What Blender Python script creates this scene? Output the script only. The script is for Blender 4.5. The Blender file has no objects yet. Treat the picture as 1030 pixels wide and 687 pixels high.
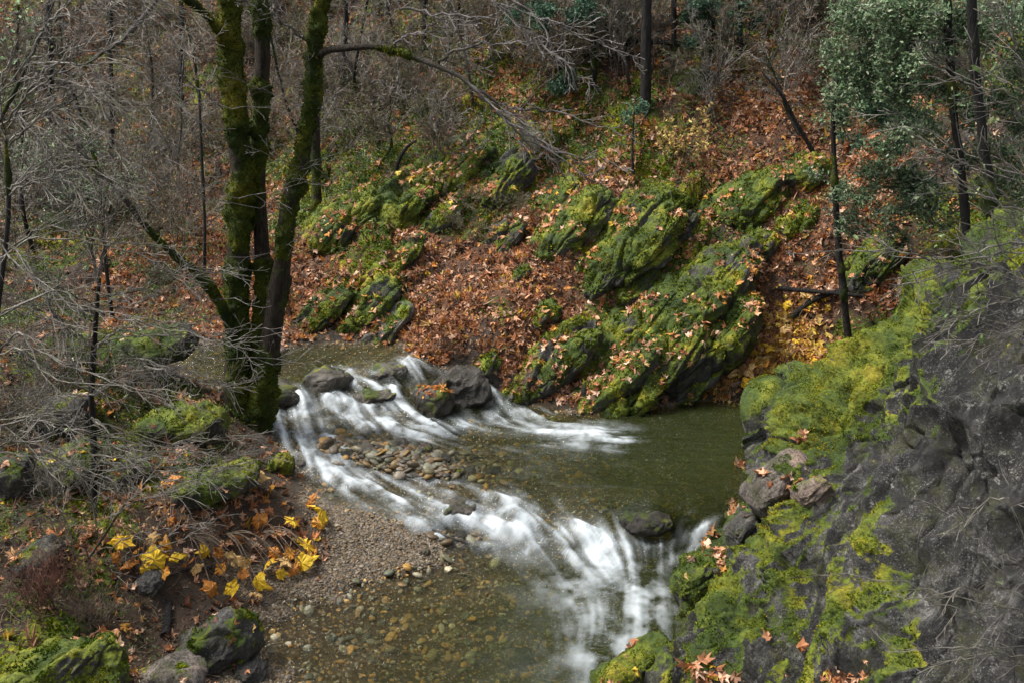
import bpy, math, random
import numpy as np
from mathutils import Vector

random.seed(7)
RNG = np.random.default_rng(11)
SC = bpy.context.scene
COL = SC.collection

# ------------------------------------------------------------------ camera model
H = 7.0
PITCH = math.radians(20.0)
FPX = 1001.0
CX, CY = 515.0, 343.5
ct, st = math.cos(PITCH), math.sin(PITCH)

def ray(u, v):
    a = (np.asarray(u, float) - CX) / FPX
    b = (np.asarray(v, float) - CY) / FPX
    return a, ct - b * st, -st - b * ct

def PY(u, v, Y):
    dx, dy, dz = ray(u, v)
    t = Y / dy
    return np.array([dx * t, dy * t, H + dz * t]).T

def PZ(u, v, Z):
    dx, dy, dz = ray(u, v)
    t = (Z - H) / dz
    return np.array([dx * t, dy * t, H + dz * t]).T

def UV(p):
    p = np.asarray(p, float)
    X, Y, Z = p[..., 0], p[..., 1], p[..., 2] - H
    zc = np.maximum(Y * ct - Z * st, 0.3)
    return CX + FPX * X / zc, CY + FPX * (-(Z * ct) - Y * st) / zc

# ------------------------------------------------------------------ noise
def _h(ix, iy, iz, seed):
    with np.errstate(over='ignore'):
        h = (ix.astype(np.int64) * 374761393 + iy.astype(np.int64) * 668265263 + iz.astype(np.int64) * 2147483647 + seed * 974634777) & 0xffffffff
        h = ((h ^ (h >> 13)) * 1274126177) & 0xffffffff
        h = ((h ^ (h >> 15)) * 2246822519) & 0xffffffff
        h = h ^ (h >> 16)
    return (h & 0xffffff) / float(0xffffff)

def vnoise(p, scale=1.0, seed=0):
    """smooth value noise in -1..1"""
    q = np.asarray(p, float) * scale + 137.31
    i = np.floor(q).astype(np.int64)
    f = q - i
    f = f * f * f * (f * (f * 6 - 15) + 10)
    out = 0
    for dx in (0, 1):
        wx = f[..., 0] if dx else 1 - f[..., 0]
        for dy in (0, 1):
            wy = f[..., 1] if dy else 1 - f[..., 1]
            for dz in (0, 1):
                wz = f[..., 2] if dz else 1 - f[..., 2]
                out = out + wx * wy * wz * _h(i[..., 0] + dx, i[..., 1] + dy, i[..., 2] + dz, seed)
    return out * 2 - 1

def fbm(p, scale=1.0, octv=4, seed=0, gain=0.5):
    s, a, t = 0, 1.0, 0
    for k in range(octv):
        s = s + a * vnoise(p, scale * (2.03 ** k), seed + k * 17)
        t += a
        a *= gain
    return s / t * 1.6

def worley(p, scale=1.0, seed=0):
    """returns F1, F2, facet (tilted plane value of nearest cell), cell random"""
    q = np.asarray(p, float) * scale + 57.7
    i = np.floor(q).astype(np.int64)
    f1 = np.full(q.shape[0], 9.0); f2 = np.full(q.shape[0], 9.0)
    fac = np.zeros(q.shape[0]); cr = np.zeros(q.shape[0])
    for dx in (-1, 0, 1):
        for dy in (-1, 0, 1):
            for dz in (-1, 0, 1):
                a, b, c = i[:, 0] + dx, i[:, 1] + dy, i[:, 2] + dz
                r1 = _h(a, b, c, seed); r2 = _h(a, b, c, seed + 1); r3 = _h(a, b, c, seed + 2)
                vx = q[:, 0] - (a + r1); vy = q[:, 1] - (b + r2); vz = q[:, 2] - (c + r3)
                d = np.sqrt(vx * vx + vy * vy + vz * vz)
                g1 = _h(a, b, c, seed + 3) - .5; g2 = _h(a, b, c, seed + 4) - .5; g3 = _h(a, b, c, seed + 5) - .5
                ff = (vx * g1 + vy * g2 + vz * g3) * 2
                near = d < f1
                f2 = np.where(near, f1, np.minimum(f2, d))
                fac = np.where(near, ff, fac)
                cr = np.where(near, _h(a, b, c, seed + 6), cr)
                f1 = np.where(near, d, f1)
    return f1, f2, fac, cr

def facets(p, scale=1.0, seed=0, k=.75, tilt=1.1, hv=.5):
    """continuous fracture relief: hollows that meet in sharp edges"""
    q = np.asarray(p, float) * scale + 31.9
    i = np.floor(q).astype(np.int64)
    out = np.full(q.shape[0], 9.0); idm = np.zeros(q.shape[0])
    for dx in (-1, 0, 1):
        for dy in (-1, 0, 1):
            for dz in (-1, 0, 1):
                a, b, c = i[:, 0] + dx, i[:, 1] + dy, i[:, 2] + dz
                vx = q[:, 0] - (a + _h(a, b, c, seed)); vy = q[:, 1] - (b + _h(a, b, c, seed + 1)); vz = q[:, 2] - (c + _h(a, b, c, seed + 2))
                f = hv * _h(a, b, c, seed + 6) + tilt * (vx * (_h(a, b, c, seed + 3) - .5) + vy * (_h(a, b, c, seed + 4) - .5) + vz * (_h(a, b, c, seed + 5) - .5)) + k * (vx * vx + vy * vy + vz * vz)
                nr = f < out
                out = np.where(nr, f, out); idm = np.where(nr, _h(a, b, c, seed + 7), idm)
    return (out - .35) / scale, idm

SD = np.array([.59, .47, .66]); SD /= np.linalg.norm(SD)          # cleavage direction of the bedrock
def strata(p, k=0.22):
    a = p @ SD
    return p - np.outer(a, SD) * (1 - k)

def sstep(a, b, x):
    t = np.clip((np.asarray(x, float) - a) / (b - a), 0, 1)
    return t * t * (3 - 2 * t)

# ------------------------------------------------------------------ TPS
def tps_fit(xy, z, lam=0.02):
    xy = np.asarray(xy, float); n = len(xy)
    d = np.linalg.norm(xy[:, None] - xy[None], axis=2)
    K = np.where(d > 0, d * d * np.log(d + 1e-9), 0) + lam * np.eye(n)
    Pm = np.hstack([np.ones((n, 1)), xy])
    A = np.zeros((n + 3, n + 3)); A[:n, :n] = K; A[:n, n:] = Pm; A[n:, :n] = Pm.T
    w = np.linalg.solve(A, np.concatenate([z, np.zeros(3)]))
    return xy, w

def tps_eval(m, x, y):
    xy, w = m; n = len(xy)
    x = np.asarray(x, float); sh = x.shape
    x = x.ravel(); y = np.asarray(y, float).ravel()
    out = w[n] + w[n + 1] * x + w[n + 2] * y
    for k in range(n):
        d2 = (x - xy[k, 0]) ** 2 + (y - xy[k, 1]) ** 2
        out += w[k] * 0.5 * d2 * np.log(d2 + 1e-12)
    return out.reshape(sh)

# ------------------------------------------------------------------ meshes
def mesh_np(name, V, F, mat=None, smooth=True, attrs=None, cols=None, parent=None, mats=None, midx=None):
    """V (n,3); F (m,k) array or list of arrays of differing k"""
    me = bpy.data.meshes.new(name)
    V = np.ascontiguousarray(V, dtype=np.float32)
    Fs = F if isinstance(F, list) else [F]
    Fs = [np.asarray(f, dtype=np.int32) for f in Fs if len(f)]
    me.vertices.add(len(V)); me.vertices.foreach_set('co', V.ravel())
    nl = sum(f.size for f in Fs); nf = sum(len(f) for f in Fs)
    me.loops.add(nl); me.loops.foreach_set('vertex_index', np.concatenate([f.ravel() for f in Fs]))
    me.polygons.add(nf)
    cnt = np.concatenate([np.full(len(f), f.shape[1], np.int32) for f in Fs])
    me.polygons.foreach_set('loop_start', np.concatenate([[0], np.cumsum(cnt)[:-1]]).astype(np.int32))
    me.update(calc_edges=True)
    me.polygons.foreach_set('use_smooth', np.full(nf, smooth))
    for k, a in (attrs or {}).items():
        at = me.attributes.new(k, 'FLOAT', 'POINT'); at.data.foreach_set('value', np.ascontiguousarray(a, np.float32))
    for k, a in (cols or {}).items():
        at = me.attributes.new(k, 'FLOAT_COLOR', 'POINT')
        a = np.asarray(a, np.float32)
        if a.shape[1] == 3: a = np.hstack([a, np.ones((len(a), 1), np.float32)])
        at.data.foreach_set('color', np.ascontiguousarray(a).ravel())
    if mat: me.materials.append(mat)
    me.validate()
    o = bpy.data.objects.new(name, me); COL.objects.link(o)
    if parent: o.parent = parent
    return o

def tag(o, label=None, cat=None, group=None, kind=None):
    if label: o['label'] = label
    if cat: o['category'] = cat
    if group: o['group'] = group
    if kind: o['kind'] = kind
    return o

def empty(name, loc, rz=0.0):
    o = bpy.data.objects.new(name, None); COL.objects.link(o)
    o.location = loc; o.rotation_euler = (0, 0, rz); o.empty_display_size = .1
    return o

def copy_tree(o, parent=None):
    c = o.copy(); COL.objects.link(c)
    if parent: c.parent = parent
    for ch in list(o.children): copy_tree(ch, c)
    return c

def grid_faces(nr, nc):
    i = np.arange(nr - 1)[:, None] * nc + np.arange(nc - 1)[None]
    i = i.ravel()
    return np.stack([i, i + 1, i + nc + 1, i + nc], 1)

def vnormals(V, F):
    a = V[F[:, 1]] - V[F[:, 0]]; b = V[F[:, 2]] - V[F[:, 0]]
    fn = np.cross(a, b)
    if F.shape[1] == 4: fn = np.cross(V[F[:, 2]] - V[F[:, 0]], V[F[:, 3]] - V[F[:, 1]])
    N = np.zeros_like(V)
    for k in range(F.shape[1]):
        for c in range(3): N[:, c] += np.bincount(F[:, k], fn[:, c], len(V))
    return N / np.maximum(np.linalg.norm(N, axis=1, keepdims=True), 1e-9)

# ------------------------------------------------------------------ materials
class NT:
    def __init__(s, name):
        s.m = bpy.data.materials.new(name); s.m.use_nodes = True
        s.t = s.m.node_tree; s.t.nodes.clear()
        s.out = s.t.nodes.new('ShaderNodeOutputMaterial')
    def n(s, typ, **kw):
        nd = s.t.nodes.new('ShaderNode' + typ)
        for k, v in kw.items():
            if k.startswith('i_'):
                key = k[2:]; key = int(key) if key.isdigit() else key.replace('_', ' ')
                s.set(nd.inputs[key], v)
            else: setattr(nd, k, v)
        return nd
    def set(s, inp, v):
        if hasattr(v, 'is_output') or isinstance(v, bpy.types.NodeSocket): s.t.links.new(v, inp)
        else: inp.default_value = v
    def attr(s, name): return s.n('Attribute', attribute_name=name)
    def noise(s, scale, detail=4, rough=.55, vec=None, dist=0.):
        nd = s.n('TexNoise'); nd.inputs['Scale'].default_value = scale; nd.inputs['Detail'].default_value = detail
        nd.inputs['Roughness'].default_value = rough; nd.inputs['Distortion'].default_value = dist
        if vec is not None: s.t.links.new(vec, nd.inputs['Vector'])
        return nd.outputs['Fac']
    def ramp(s, fac, stops, interp='LINEAR'):
        r = s.n('ValToRGB'); s.t.links.new(fac, r.inputs['Fac']); r.color_ramp.interpolation = interp
        e = r.color_ramp.elements
        while len(e) > 1: e.remove(e[-1])
        e[0].position = stops[0][0]; e[0].color = (*stops[0][1], 1)
        for p, c in stops[1:]:
            x = e.new(p); x.color = (*c, 1)
        return r.outputs['Color']
    def val(s, fac, a, b, lo=0., hi=1.):
        m = s.n('MapRange'); s.t.links.new(fac, m.inputs['Value'])
        m.inputs['From Min'].default_value = a; m.inputs['From Max'].default_value = b
        m.inputs['To Min'].default_value = lo; m.inputs['To Max'].default_value = hi
        return m.outputs['Result']
    def math(s, op, a, b=None):
        m = s.n('Math', operation=op); s.set(m.inputs[0], a)
        if b is not None: s.set(m.inputs[1], b)
        return m.outputs[0]
    def mix(s, fac, a, b, mode='MIX'):
        m = s.n('Mix', data_type='RGBA', blend_type=mode)
        s.set(m.inputs[0], fac)
        s.set(m.inputs[6], a if not isinstance(a, tuple) else (*a, 1)); s.set(m.inputs[7], b if not isinstance(b, tuple) else (*b, 1))
        return m.outputs[2]
    def coords(s): return s.n('NewGeometry').outputs['Position']
    def objco(s): return s.n('TexCoord').outputs['Object']
    def mapping(s, vec, scale=(1, 1, 1), rot=(0, 0, 0)):
        m = s.n('Mapping'); s.t.links.new(vec, m.inputs['Vector'])
        m.inputs['Scale'].default_value = scale; m.inputs['Rotation'].default_value = rot
        return m.outputs[0]
    def bump(s, h, strength=.5, dist=.02, normal=None):
        b = s.n('Bump'); s.t.links.new(h, b.inputs['Height']); b.inputs['Strength'].default_value = strength
        b.inputs['Distance'].default_value = dist
        if normal is not None: s.t.links.new(normal, b.inputs['Normal'])
        return b.outputs[0]
    def principled(s, col, rough=.8, spec=.3, normal=None):
        p = s.n('BsdfPrincipled')
        s.set(p.inputs['Base Color'], (*col, 1) if isinstance(col, tuple) else col)
        s.set(p.inputs['Roughness'], rough); s.set(p.inputs['Specular IOR Level'], spec)
        if normal is not None: s.t.links.new(normal, p.inputs['Normal'])
        return p.outputs[0]
    def surf(s, sh): s.t.links.new(sh, s.out.inputs['Surface']); return s.m

def moss_color(nt, co, k=1.0):
    n1 = nt.noise(1.7, 4, .6, co); n2 = nt.noise(26, 5, .75, co)
    a = nt.ramp(n1, [(.34, tuple(k * x for x in (.03, .06, .006))), (.47, tuple(k * x for x in (.085, .135, .008))), (.58, tuple(k * x for x in (.21, .25, .011))), (.70, tuple(k * x for x in (.42, .36, .018)))])
    return nt.mix(nt.val(n2, .37, .60), nt.mix(.70, a, (.012, .018, .004)), a)  # near-black specks put the shade of gaps between moss tips into the colour

def mat_rock(name, dark=(.035, .035, .034), mid=(.095, .09, .083), light=(.24, .22, .2), wet=0.0, lichen=.6, warm=None, bk=1.0):
    nt = NT(name); co = nt.coords()
    rot = nt.mapping(co, (1, 1, 1), tuple(Vector((.59, .47, .66)).rotation_difference(Vector((0, 0, 1))).to_euler('XYZ')))
    sc = nt.mapping(rot, (5, 5, 1.7))
    s1 = nt.noise(1.0, 7, .68, sc, .5); s2 = nt.noise(2.2, 6, .7, sc, .3)
    n1 = nt.noise(2.1, 5, .6, co); n2 = nt.noise(30, 5, .7, co)
    base = nt.ramp(nt.math('ADD', nt.math('MULTIPLY', s1, .6), nt.math('MULTIPLY', n1, .4)), [(.33, dark), (.5, mid), (.66, light)])
    base = nt.mix(nt.val(n2, .35, .7), nt.mix(.5, base, (.02, .02, .02)), base)
    base = nt.mix(nt.val(s2, .54, .64, 0, .55), base, light)
    base = nt.mix(nt.val(s2, .46, .36, 0, .75), base, tuple(c * .5 for c in dark))
    if warm: base = nt.mix(nt.val(nt.noise(1.3, 3, .5, co), .45, .6, 0, .8), base, warm, 'MIX')
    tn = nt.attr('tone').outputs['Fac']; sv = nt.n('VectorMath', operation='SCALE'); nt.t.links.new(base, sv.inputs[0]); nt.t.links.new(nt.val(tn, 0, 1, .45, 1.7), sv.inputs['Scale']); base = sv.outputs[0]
    # lichen flecks: they belong to the stone
    lf = nt.noise(11, 5, .75, co); lg = nt.noise(1.6, 2, .5, co)
    lm = nt.math('MULTIPLY', nt.val(lf, .57, .63), nt.val(lg, .45, .6, 0, lichen))
    base = nt.mix(lm, base, (.33, .33, .3))
    sp_ = nt.math('MULTIPLY', nt.val(nt.noise(55, 4, .8, co), .56, .62), nt.val(nt.noise(2.4, 3, .6, co), .42, .58, 0, .75 * lichen))
    base = nt.mix(sp_, base, (.42, .41, .38))
    base = nt.mix(nt.val(nt.noise(3.1, 5, .7, co), .5, .66, 0, .7), base, (.075, .08, .02))
    base = nt.mix(nt.val(nt.noise(38, 4, .8, co), .52, .40, 0, .75), base, (.012, .012, .011))
    ms = nt.attr('moss').outputs['Fac']
    mf = nt.math('ADD', ms, nt.math('ADD', nt.val(nt.noise(13, 5, .75, co), .2, .8, -.32, .32), nt.val(nt.noise(60, 3, .7, co), .2, .8, -.18, .18)))
    mf = nt.val(mf, .42, .56)
    col = nt.mix(mf, base, moss_color(nt, co))
    wl = nt.attr('wet').outputs['Fac']
    col = nt.mix(wl, col, nt.mix(1.0, col, (.55, .5, .44), 'MULTIPLY'))
    rough = nt.val(nt.math('MULTIPLY', wl, nt.math('SUBTRACT', 1.0, mf)), 0, 1, .8, .18)
    vo = nt.n('TexVoronoi', feature='DISTANCE_TO_EDGE'); vo.inputs['Scale'].default_value = 3.2
    wv = nt.n('VectorMath', operation='ADD'); nt.t.links.new(nt.mapping(rot, (1, 1, .4)), wv.inputs[0]); nz = nt.n('TexNoise'); nz.inputs['Scale'].default_value = 3.5; nz.inputs['Detail'].default_value = 4; nt.t.links.new(co, nz.inputs['Vector'])
    sc2 = nt.n('VectorMath', operation='SCALE'); nt.t.links.new(nz.outputs['Color'], sc2.inputs[0]); sc2.inputs['Scale'].default_value = .35; nt.t.links.new(sc2.outputs[0], wv.inputs[1]); nt.t.links.new(wv.outputs[0], vo.inputs['Vector'])
    crk = nt.val(vo.outputs['Distance'], .0, .035, 0, 1)
    hgt = nt.math('ADD', nt.noise(30, 7, .78, co), nt.math('MULTIPLY', s1, .8))
    b = nt.bump(hgt, .8 * bk, .045)
    b = nt.bump(crk, .35 * bk, .02, b)
    b = nt.bump(nt.noise(45, 5, .8, co), .9 * bk, .04, b)
    nt.surf(nt.principled(col, rough, .45, b))
    return nt.m

def mat_vcol(name, trans=.25, rough=.7, spec=.25, noise_amt=.35):
    nt = NT(name); c = nt.attr('col').outputs['Color']; co = nt.coords()
    n = nt.val(nt.noise(40, 3, .6, co), .3, .7, 1 - noise_amt, 1 + noise_amt * .4)
    cc = nt.n('VectorMath', operation='SCALE'); nt.t.links.new(c, cc.inputs[0]); nt.t.links.new(n, cc.inputs['Scale'])
    c2 = cc.outputs[0]
    p = nt.principled(c2, rough, spec)
    if trans > 0:
        tr = nt.n('BsdfTranslucent'); nt.t.links.new(c2, tr.inputs[0])
        mx = nt.n('MixShader'); mx.inputs[0].default_value = trans
        nt.t.links.new(p, mx.inputs[1]); nt.t.links.new(tr.outputs[0], mx.inputs[2]); p = mx.outputs[0]
    return nt.surf(p)

def mat_bark(name, thick=(.03, .023, .018), thin=(.26, .235, .235), lo=.004, hi=.03, moss=0.0):
    nt = NT(name); co = nt.coords()
    r = nt.attr('rad').outputs['Fac']
    sc = nt.mapping(co, (9, 9, 2.0)); n1 = nt.noise(3, 5, .65, sc)
    bark = nt.mix(nt.val(n1, .35, .65), tuple(c * .35 for c in thick), tuple(min(1, c * 1.9) for c in thick))
    tw = nt.mix(nt.val(nt.noise(5, 2, .5, co), .35, .65), tuple(c * .38 for c in thin), tuple(min(1, c * 1.35) for c in thin))
    tw = nt.mix(nt.val(nt.noise(2.2, 3, .6, co), .5, .64, 0, .55), tw, (.10, .10, .035))
    col = nt.mix(nt.val(r, lo, hi), tw, bark)
    ms = nt.attr('moss').outputs['Fac']
    mf = nt.val(nt.math('ADD', ms, nt.val(nt.noise(12, 4, .7, co), .2, .8, -.35, .35)), .42, .58)
    col = nt.mix(mf, col, moss_color(nt, co, .5))
    b = nt.bump(nt.math('ADD', nt.math('MULTIPLY', n1, 2.0), nt.noise(50, 5, .8, co)), 1.0, .04)
    return nt.surf(nt.principled(col, .8, .25, b))
# ------------------------------------------------------------------ materials used
M_ROCK = mat_rock('rock_grey')
M_ROCKD = mat_rock('rock_dark', (.022, .021, .02), (.06, .056, .05), (.15, .135, .115), lichen=.35)
M_ROCKW = mat_rock('rock_wet', (.035, .031, .026), (.085, .074, .06), (.19, .17, .14), lichen=.1, bk=.5)
M_CRAG = mat_rock('rock_crag', (.012, .012, .013), (.05, .048, .045), (.26, .25, .235), lichen=.95)
M_ROCKP = mat_rock('rock_pale', (.09, .075, .065), (.2, .165, .14), (.36, .3, .26), lichen=.5, warm=(.3, .21, .16))
M_MOSS = mat_vcol('moss_tufts', .25, .9, .1)
M_LEAF = mat_vcol('dead_leaves', .22, .6, .3)
M_GREEN = mat_vcol('green_leaves', .3, .5, .4)
M_PEB = mat_vcol('pebble_stone', 0, .55, .4, .5)
M_BARK = mat_bark('bark_grey')
M_BARKM = mat_bark('bark_mossy', (.03, .022, .015), (.3, .27, .26), .006, .04)
M_BARKD = mat_bark('bark_dark', (.018, .016, .015), (.13, .12, .115), .004, .03)
M_DRY = mat_bark('dry_wood', (.16, .12, .09), (.25, .19, .14), .002, .02)

# ------------------------------------------------------------------ creek plan (edge of the water: u, v, level)
EDGE = [(150,345,1.1),(200,344,1.1),(240,346,1.1),(275,352,1.1),(300,348,1.1),(350,345,1.1),(400,343,1.1),(412,352,1.1),(416,360,1.08),
 (440,368,.95),(470,378,.8),(500,392,.62),(530,405,.5),(560,413,.45),(600,416,.45),(640,412,.45),(680,405,.45),(730,403,.45),(765,408,.45),(785,418,.45),
 (800,440,.45),(795,470,.45),(785,500,.42),(775,520,.3),(765,540,.1),(755,560,.02),(740,590,0),(725,620,0),(715,650,0),(705,687,0),(700,760,0),
 (640,850,0),(400,850,0),(320,760,0),
 (285,687,0),(258,650,0),(256,622,0),(300,597,0),(360,583,0),(420,572,0),(452,563,.02),(440,550,.1),(415,540,.18),(385,524,.28),(350,513,.36),
 (320,500,.42),(303,480,.5),(288,455,.6),(276,440,.65),(262,425,.75),(260,405,.9),(250,400,1.0),(228,396,1.08),(205,390,1.1),(170,375,1.1),(150,360,1.1)]
E3 = np.array([PZ(u, v, z) for u, v, z in EDGE])

def sdist(x, y):
    """signed distance to the water outline, positive inside"""
    sh = x.shape; x = x.ravel(); y = y.ravel()
    d = np.full(x.shape, 1e9); ins = np.zeros(x.shape, bool)
    n = len(E3)
    for i in range(n):
        a = E3[i, :2]; b = E3[(i + 1) % n, :2]
        e = b - a; L = e @ e
        t = np.clip(((x - a[0]) * e[0] + (y - a[1]) * e[1]) / L, 0, 1)
        d = np.minimum(d, np.hypot(x - a[0] - t * e[0], y - a[1] - t * e[1]))
        c = ((a[1] > y) != (b[1] > y)) & (x < (b[0] - a[0]) * (y - a[1]) / (b[1] - a[1] + 1e-12) + a[0])
        ins ^= c
    return np.where(ins, d, -d).reshape(sh)

# water level
WL = [(u, v, z) for u, v, z in EDGE] + [(300,370,1.1),(350,362,1.1),(250,365,1.1),(385,362,1.09),(410,375,.98),(350,385,.92),(310,402,.84),(290,392,.95),
 (400,400,.78),(440,385,.8),(300,420,.72),(350,420,.66),(420,425,.58),(480,425,.5),(520,430,.46),(600,440,.45),(700,440,.45),(640,480,.45),(560,480,.45),
 (560,500,.43),(480,470,.48),(330,450,.6),(330,475,.5),(370,490,.42),(420,505,.34),(470,500,.4),(470,520,.24),(520,520,.3),(600,515,.4),(660,520,.38),(700,515,.36),(520,550,.08),
 (600,545,.12),(650,545,.14),(690,540,.12),(600,580,.01),(550,580,0),(650,580,.02),(500,600,0),(600,640,0),(400,620,0),(400,680,0),(600,687,0)]
w3 = np.array([PZ(u, v, z) for u, v, z in WL])
TW = tps_fit(w3[:, :2], w3[:, 2], .003)
def wlevel(x, y): return np.clip(tps_eval(TW, x, y), -.02, 1.12)

# terrain controls (u, v, 'z'/'y', value)
TC = []
def z_(*a):
    for u, v, z in a: TC.append(PZ(u, v, z))
def y_(*a):
    for u, v, Y in a: TC.append(PY(u, v, Y))
for p in E3: TC.append(p + np.array([0, 0, .03]))
z_((300,560,.14),(350,545,.24),(390,552,.16),(330,590,.05),(270,600,.08),(240,640,.1),(300,520,.46),(270,480,.75),(200,520,.72),(150,560,.7),(200,600,.35),(150,640,.4),(215,660,.15),(230,700,.15),(240,450,.95),(180,470,1.1))
y_((0,687,7.6),(60,687,7.7),(0,600,8.8),(60,600,8.9),(0,500,10.5),(100,500,10.8),(0,420,12),(80,430,12.2),(150,420,12.7),(0,350,13),(60,325,13.6),(100,340,13.3),(150,370,13.3),(205,405,13.4),(-100,340,13.),(-100,600,8.8),(-200,450,11))
y_((100,300,18),(0,300,18),(200,310,17.2),(200,280,18.5),(60,260,21),(200,220,23),(80,180,28),(80,100,33),(80,0,38),(80,-150,46),(-100,250,20),(-100,100,30),(-100,0,36),(240,310,16.9))
y_((280,330,16.4),(300,260,18.5),(300,200,21.5),(300,100,28),(300,0,32),(400,300,16.8),(400,240,18.5),(400,150,22),(400,50,27),(400,0,30))
y_((500,340,15.7),(500,280,17.2),(500,200,19.5),(500,100,23),(500,0,26.5),(600,380,15.5),(600,300,16.8),(600,200,18.8),(600,100,21.5),(600,0,24.5))
y_((700,370,15.5),(700,300,16.5),(700,200,18.4),(700,100,21),(700,0,24),(800,380,15.3),(800,300,16.4),(800,200,18.2),(800,100,20.5),(800,0,23.5))
y_((900,300,15.9),(900,200,17.8),(900,100,20),(900,0,23),(1000,250,16),(1020,100,19),(1020,0,22),(1150,250,15.5),(1150,0,21),(500,-150,32),(800,-150,29),(1150,-150,27))
for p in ((3.2,7.,-.2),(4.5,8,.1),(6,8,.8),(9,7,2.5),(3.5,10,0),(5,10.5,.5),(4.5,12.5,.4),(8,11,2.2),(14,10,6),(16,16,9),(3,4,-.2),(0,4,-.4),(-3,4,.3),(-8,4,1.),(-12,12,2.2),(-20,20,4),(-8,16.5,1.25),(-6.5,15.8,1.2),(-30,40,16),
          (0,60,26),(30,50,28),(-30,70,28),(40,70,40),(-55,60,26),(25,25,16),(0,80,32),(60,40,35)): TC.append(np.array(p, float))
TC = np.array(TC)
TT = tps_fit(TC[:, :2], TC[:, 2], .02)

NR, NCc = 620, 660
yy = 3.2 * (88 / 3.2) ** (np.linspace(0, 1, NR))
# denser rows where the photo looks
yy = np.interp(np.linspace(0, 1, NR), [0, .08, .62, .86, 1], [3.2, 7.2, 20, 36, 88])
ss = np.linspace(-1, 1, NCc)
GY = np.repeat(yy[:, None], NCc, 1)
GX = ss[None] * (GY * .66 + 3.0)
GZ0 = np.zeros_like(GX)
# evaluate TPS on a coarser lattice, then interpolate rows/cols
ri = np.unique(np.r_[np.arange(0, NR, 3), NR - 1]); ci = np.unique(np.r_[np.arange(0, NCc, 3), NCc - 1])
zc = tps_eval(TT, GX[np.ix_(ri, ci)], GY[np.ix_(ri, ci)])
tmp = np.array([np.interp(np.arange(NCc), ci, r) for r in zc])
GZ0 = np.array([np.interp(np.arange(NR), ri, tmp[:, c]) for c in range(NCc)]).T
GSD = sdist(GX, GY)

# ---- what covers the ground: L dead leaves, l few leaves, m moss with leaves, M moss, B brown litter, D dark soil, Y yellow leaves, G gravel, S soil by the gravel
CMAP = """
BBBBBBBBBBBBBBBBllmlBBBBBB
BBBBBBBBBBBBBlmllmmlmBBBBB
BBBBBBBBBBBmmmmlmLlLLBBBBB
BBBBBBBlmmBmmmmmmLLLLLBBBB
BBBBllmmmMMmmmmLmMMLLLBBBB
BBBBLLLMMMLmmLmMMMMLLLLBBB
BBBLLLLLLmLLLLmmMmmLLLLBMM
BBBLLLLLmmLLLLLmmmmLLLMMMM
DDmLLLLmmLLLLLLmmmmYYMMMMM
DDDmmmDDmmLLLLmmmYYYMMMMMM
DDDDmmDDGGGGGGmmmmmMMMMMMM
DDDDmDDSGGGGGGGGGGGMMMMMMM
DDDmmmSSGGGGGGGGGGMMMMMMMM
DDmDSSSSGGGGGGGGGGMMMMMMMM
DDDDSSGGGGGGGGGGGMMMMMMMMM
DDDDSSGGGGGGGGGGMMMMMMMMMM
DDDSSSGGGGGGGGGGMMMMMMMMMM
DDDSSSGGGGGGGGGGMMMMMMMMMM
""".split()
KINDS_ = 'LlmMBDYGS'
TAB = {'L': (.92, .25, 0, 0), 'l': (.42, .38, 0, 0), 'm': (.42, .80, 0, 0), 'M': (.15, .98, 0, 0), 'B': (.22, .50, 0, 0), 'D': (.16, .50, 0, 0), 'Y': (.9, .1, 0, 1), 'G': (.02, 0, 1, 0), 'S': (.35, .2, .30, 0)}
CG = np.array([[TAB[c] for c in (r + r[-1] * 26)[:26]] for r in CMAP])
def cover(P, warp=28.):
    """leaf, moss, gravel, yellow at ground points"""
    u, v = UV(P)
    q = np.stack([P[..., 0], P[..., 1], P[..., 2]], -1)
    u = u + warp * fbm(q, .8, 3, 5); v = v + warp * .8 * fbm(q, .8, 3, 9)
    gx = np.clip((u - 20) / 40, 0, 24.999); gy = np.clip((v - 20) / 40, 0, len(CG) - 1.001)
    ix = gx.astype(int); iy = gy.astype(int); fx = (gx - ix)[..., None]; fy = (gy - iy)[..., None]
    return (CG[iy, ix] * (1 - fx) + CG[iy, ix + 1] * fx) * (1 - fy) + (CG[iy + 1, ix] * (1 - fx) + CG[iy + 1, ix + 1] * fx) * fy

GP = np.stack([GX, GY, GZ0], -1)
GW = wlevel(GX, GY)
cov = cover(GP.reshape(-1, 3)).reshape(NR, NCc, 4)
land = sstep(0.05, .9, -GSD)
hill = sstep(14.5, 18, GY + .15 * GX) * land
flat = GP.reshape(-1, 3)
sp = strata(flat, .3)
f1, f2, fac, cr = worley(sp, .85, 3)
w2 = worley(sp, 2.3, 8)
blocky = (fac * .42 + (cr - .5) * .35 + w2[2] * .14).reshape(NR, NCc)
rough_n = fbm(flat, .5, 5, 21).reshape(NR, NCc)
fine_n = fbm(flat, 3.5, 4, 31).reshape(NR, NCc)
mossc = cov[..., 1]
GZ = GZ0 + land * (rough_n * (.12 + .38 * hill) + fine_n * .055) + hill * blocky * (.20 + .85 * mossc) + hill * mossc * fbm(flat, 2.2, 4, 79).reshape(NR, NCc) * .12
GZ = GZ + land * sstep(11, 13, 27 - GX * 0 - GY) * (1 - hill) * (GX < -1.5) * np.maximum(fbm(flat, 1.4, 4, 77).reshape(NR, NCc), 0) * .3 * mossc
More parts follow.
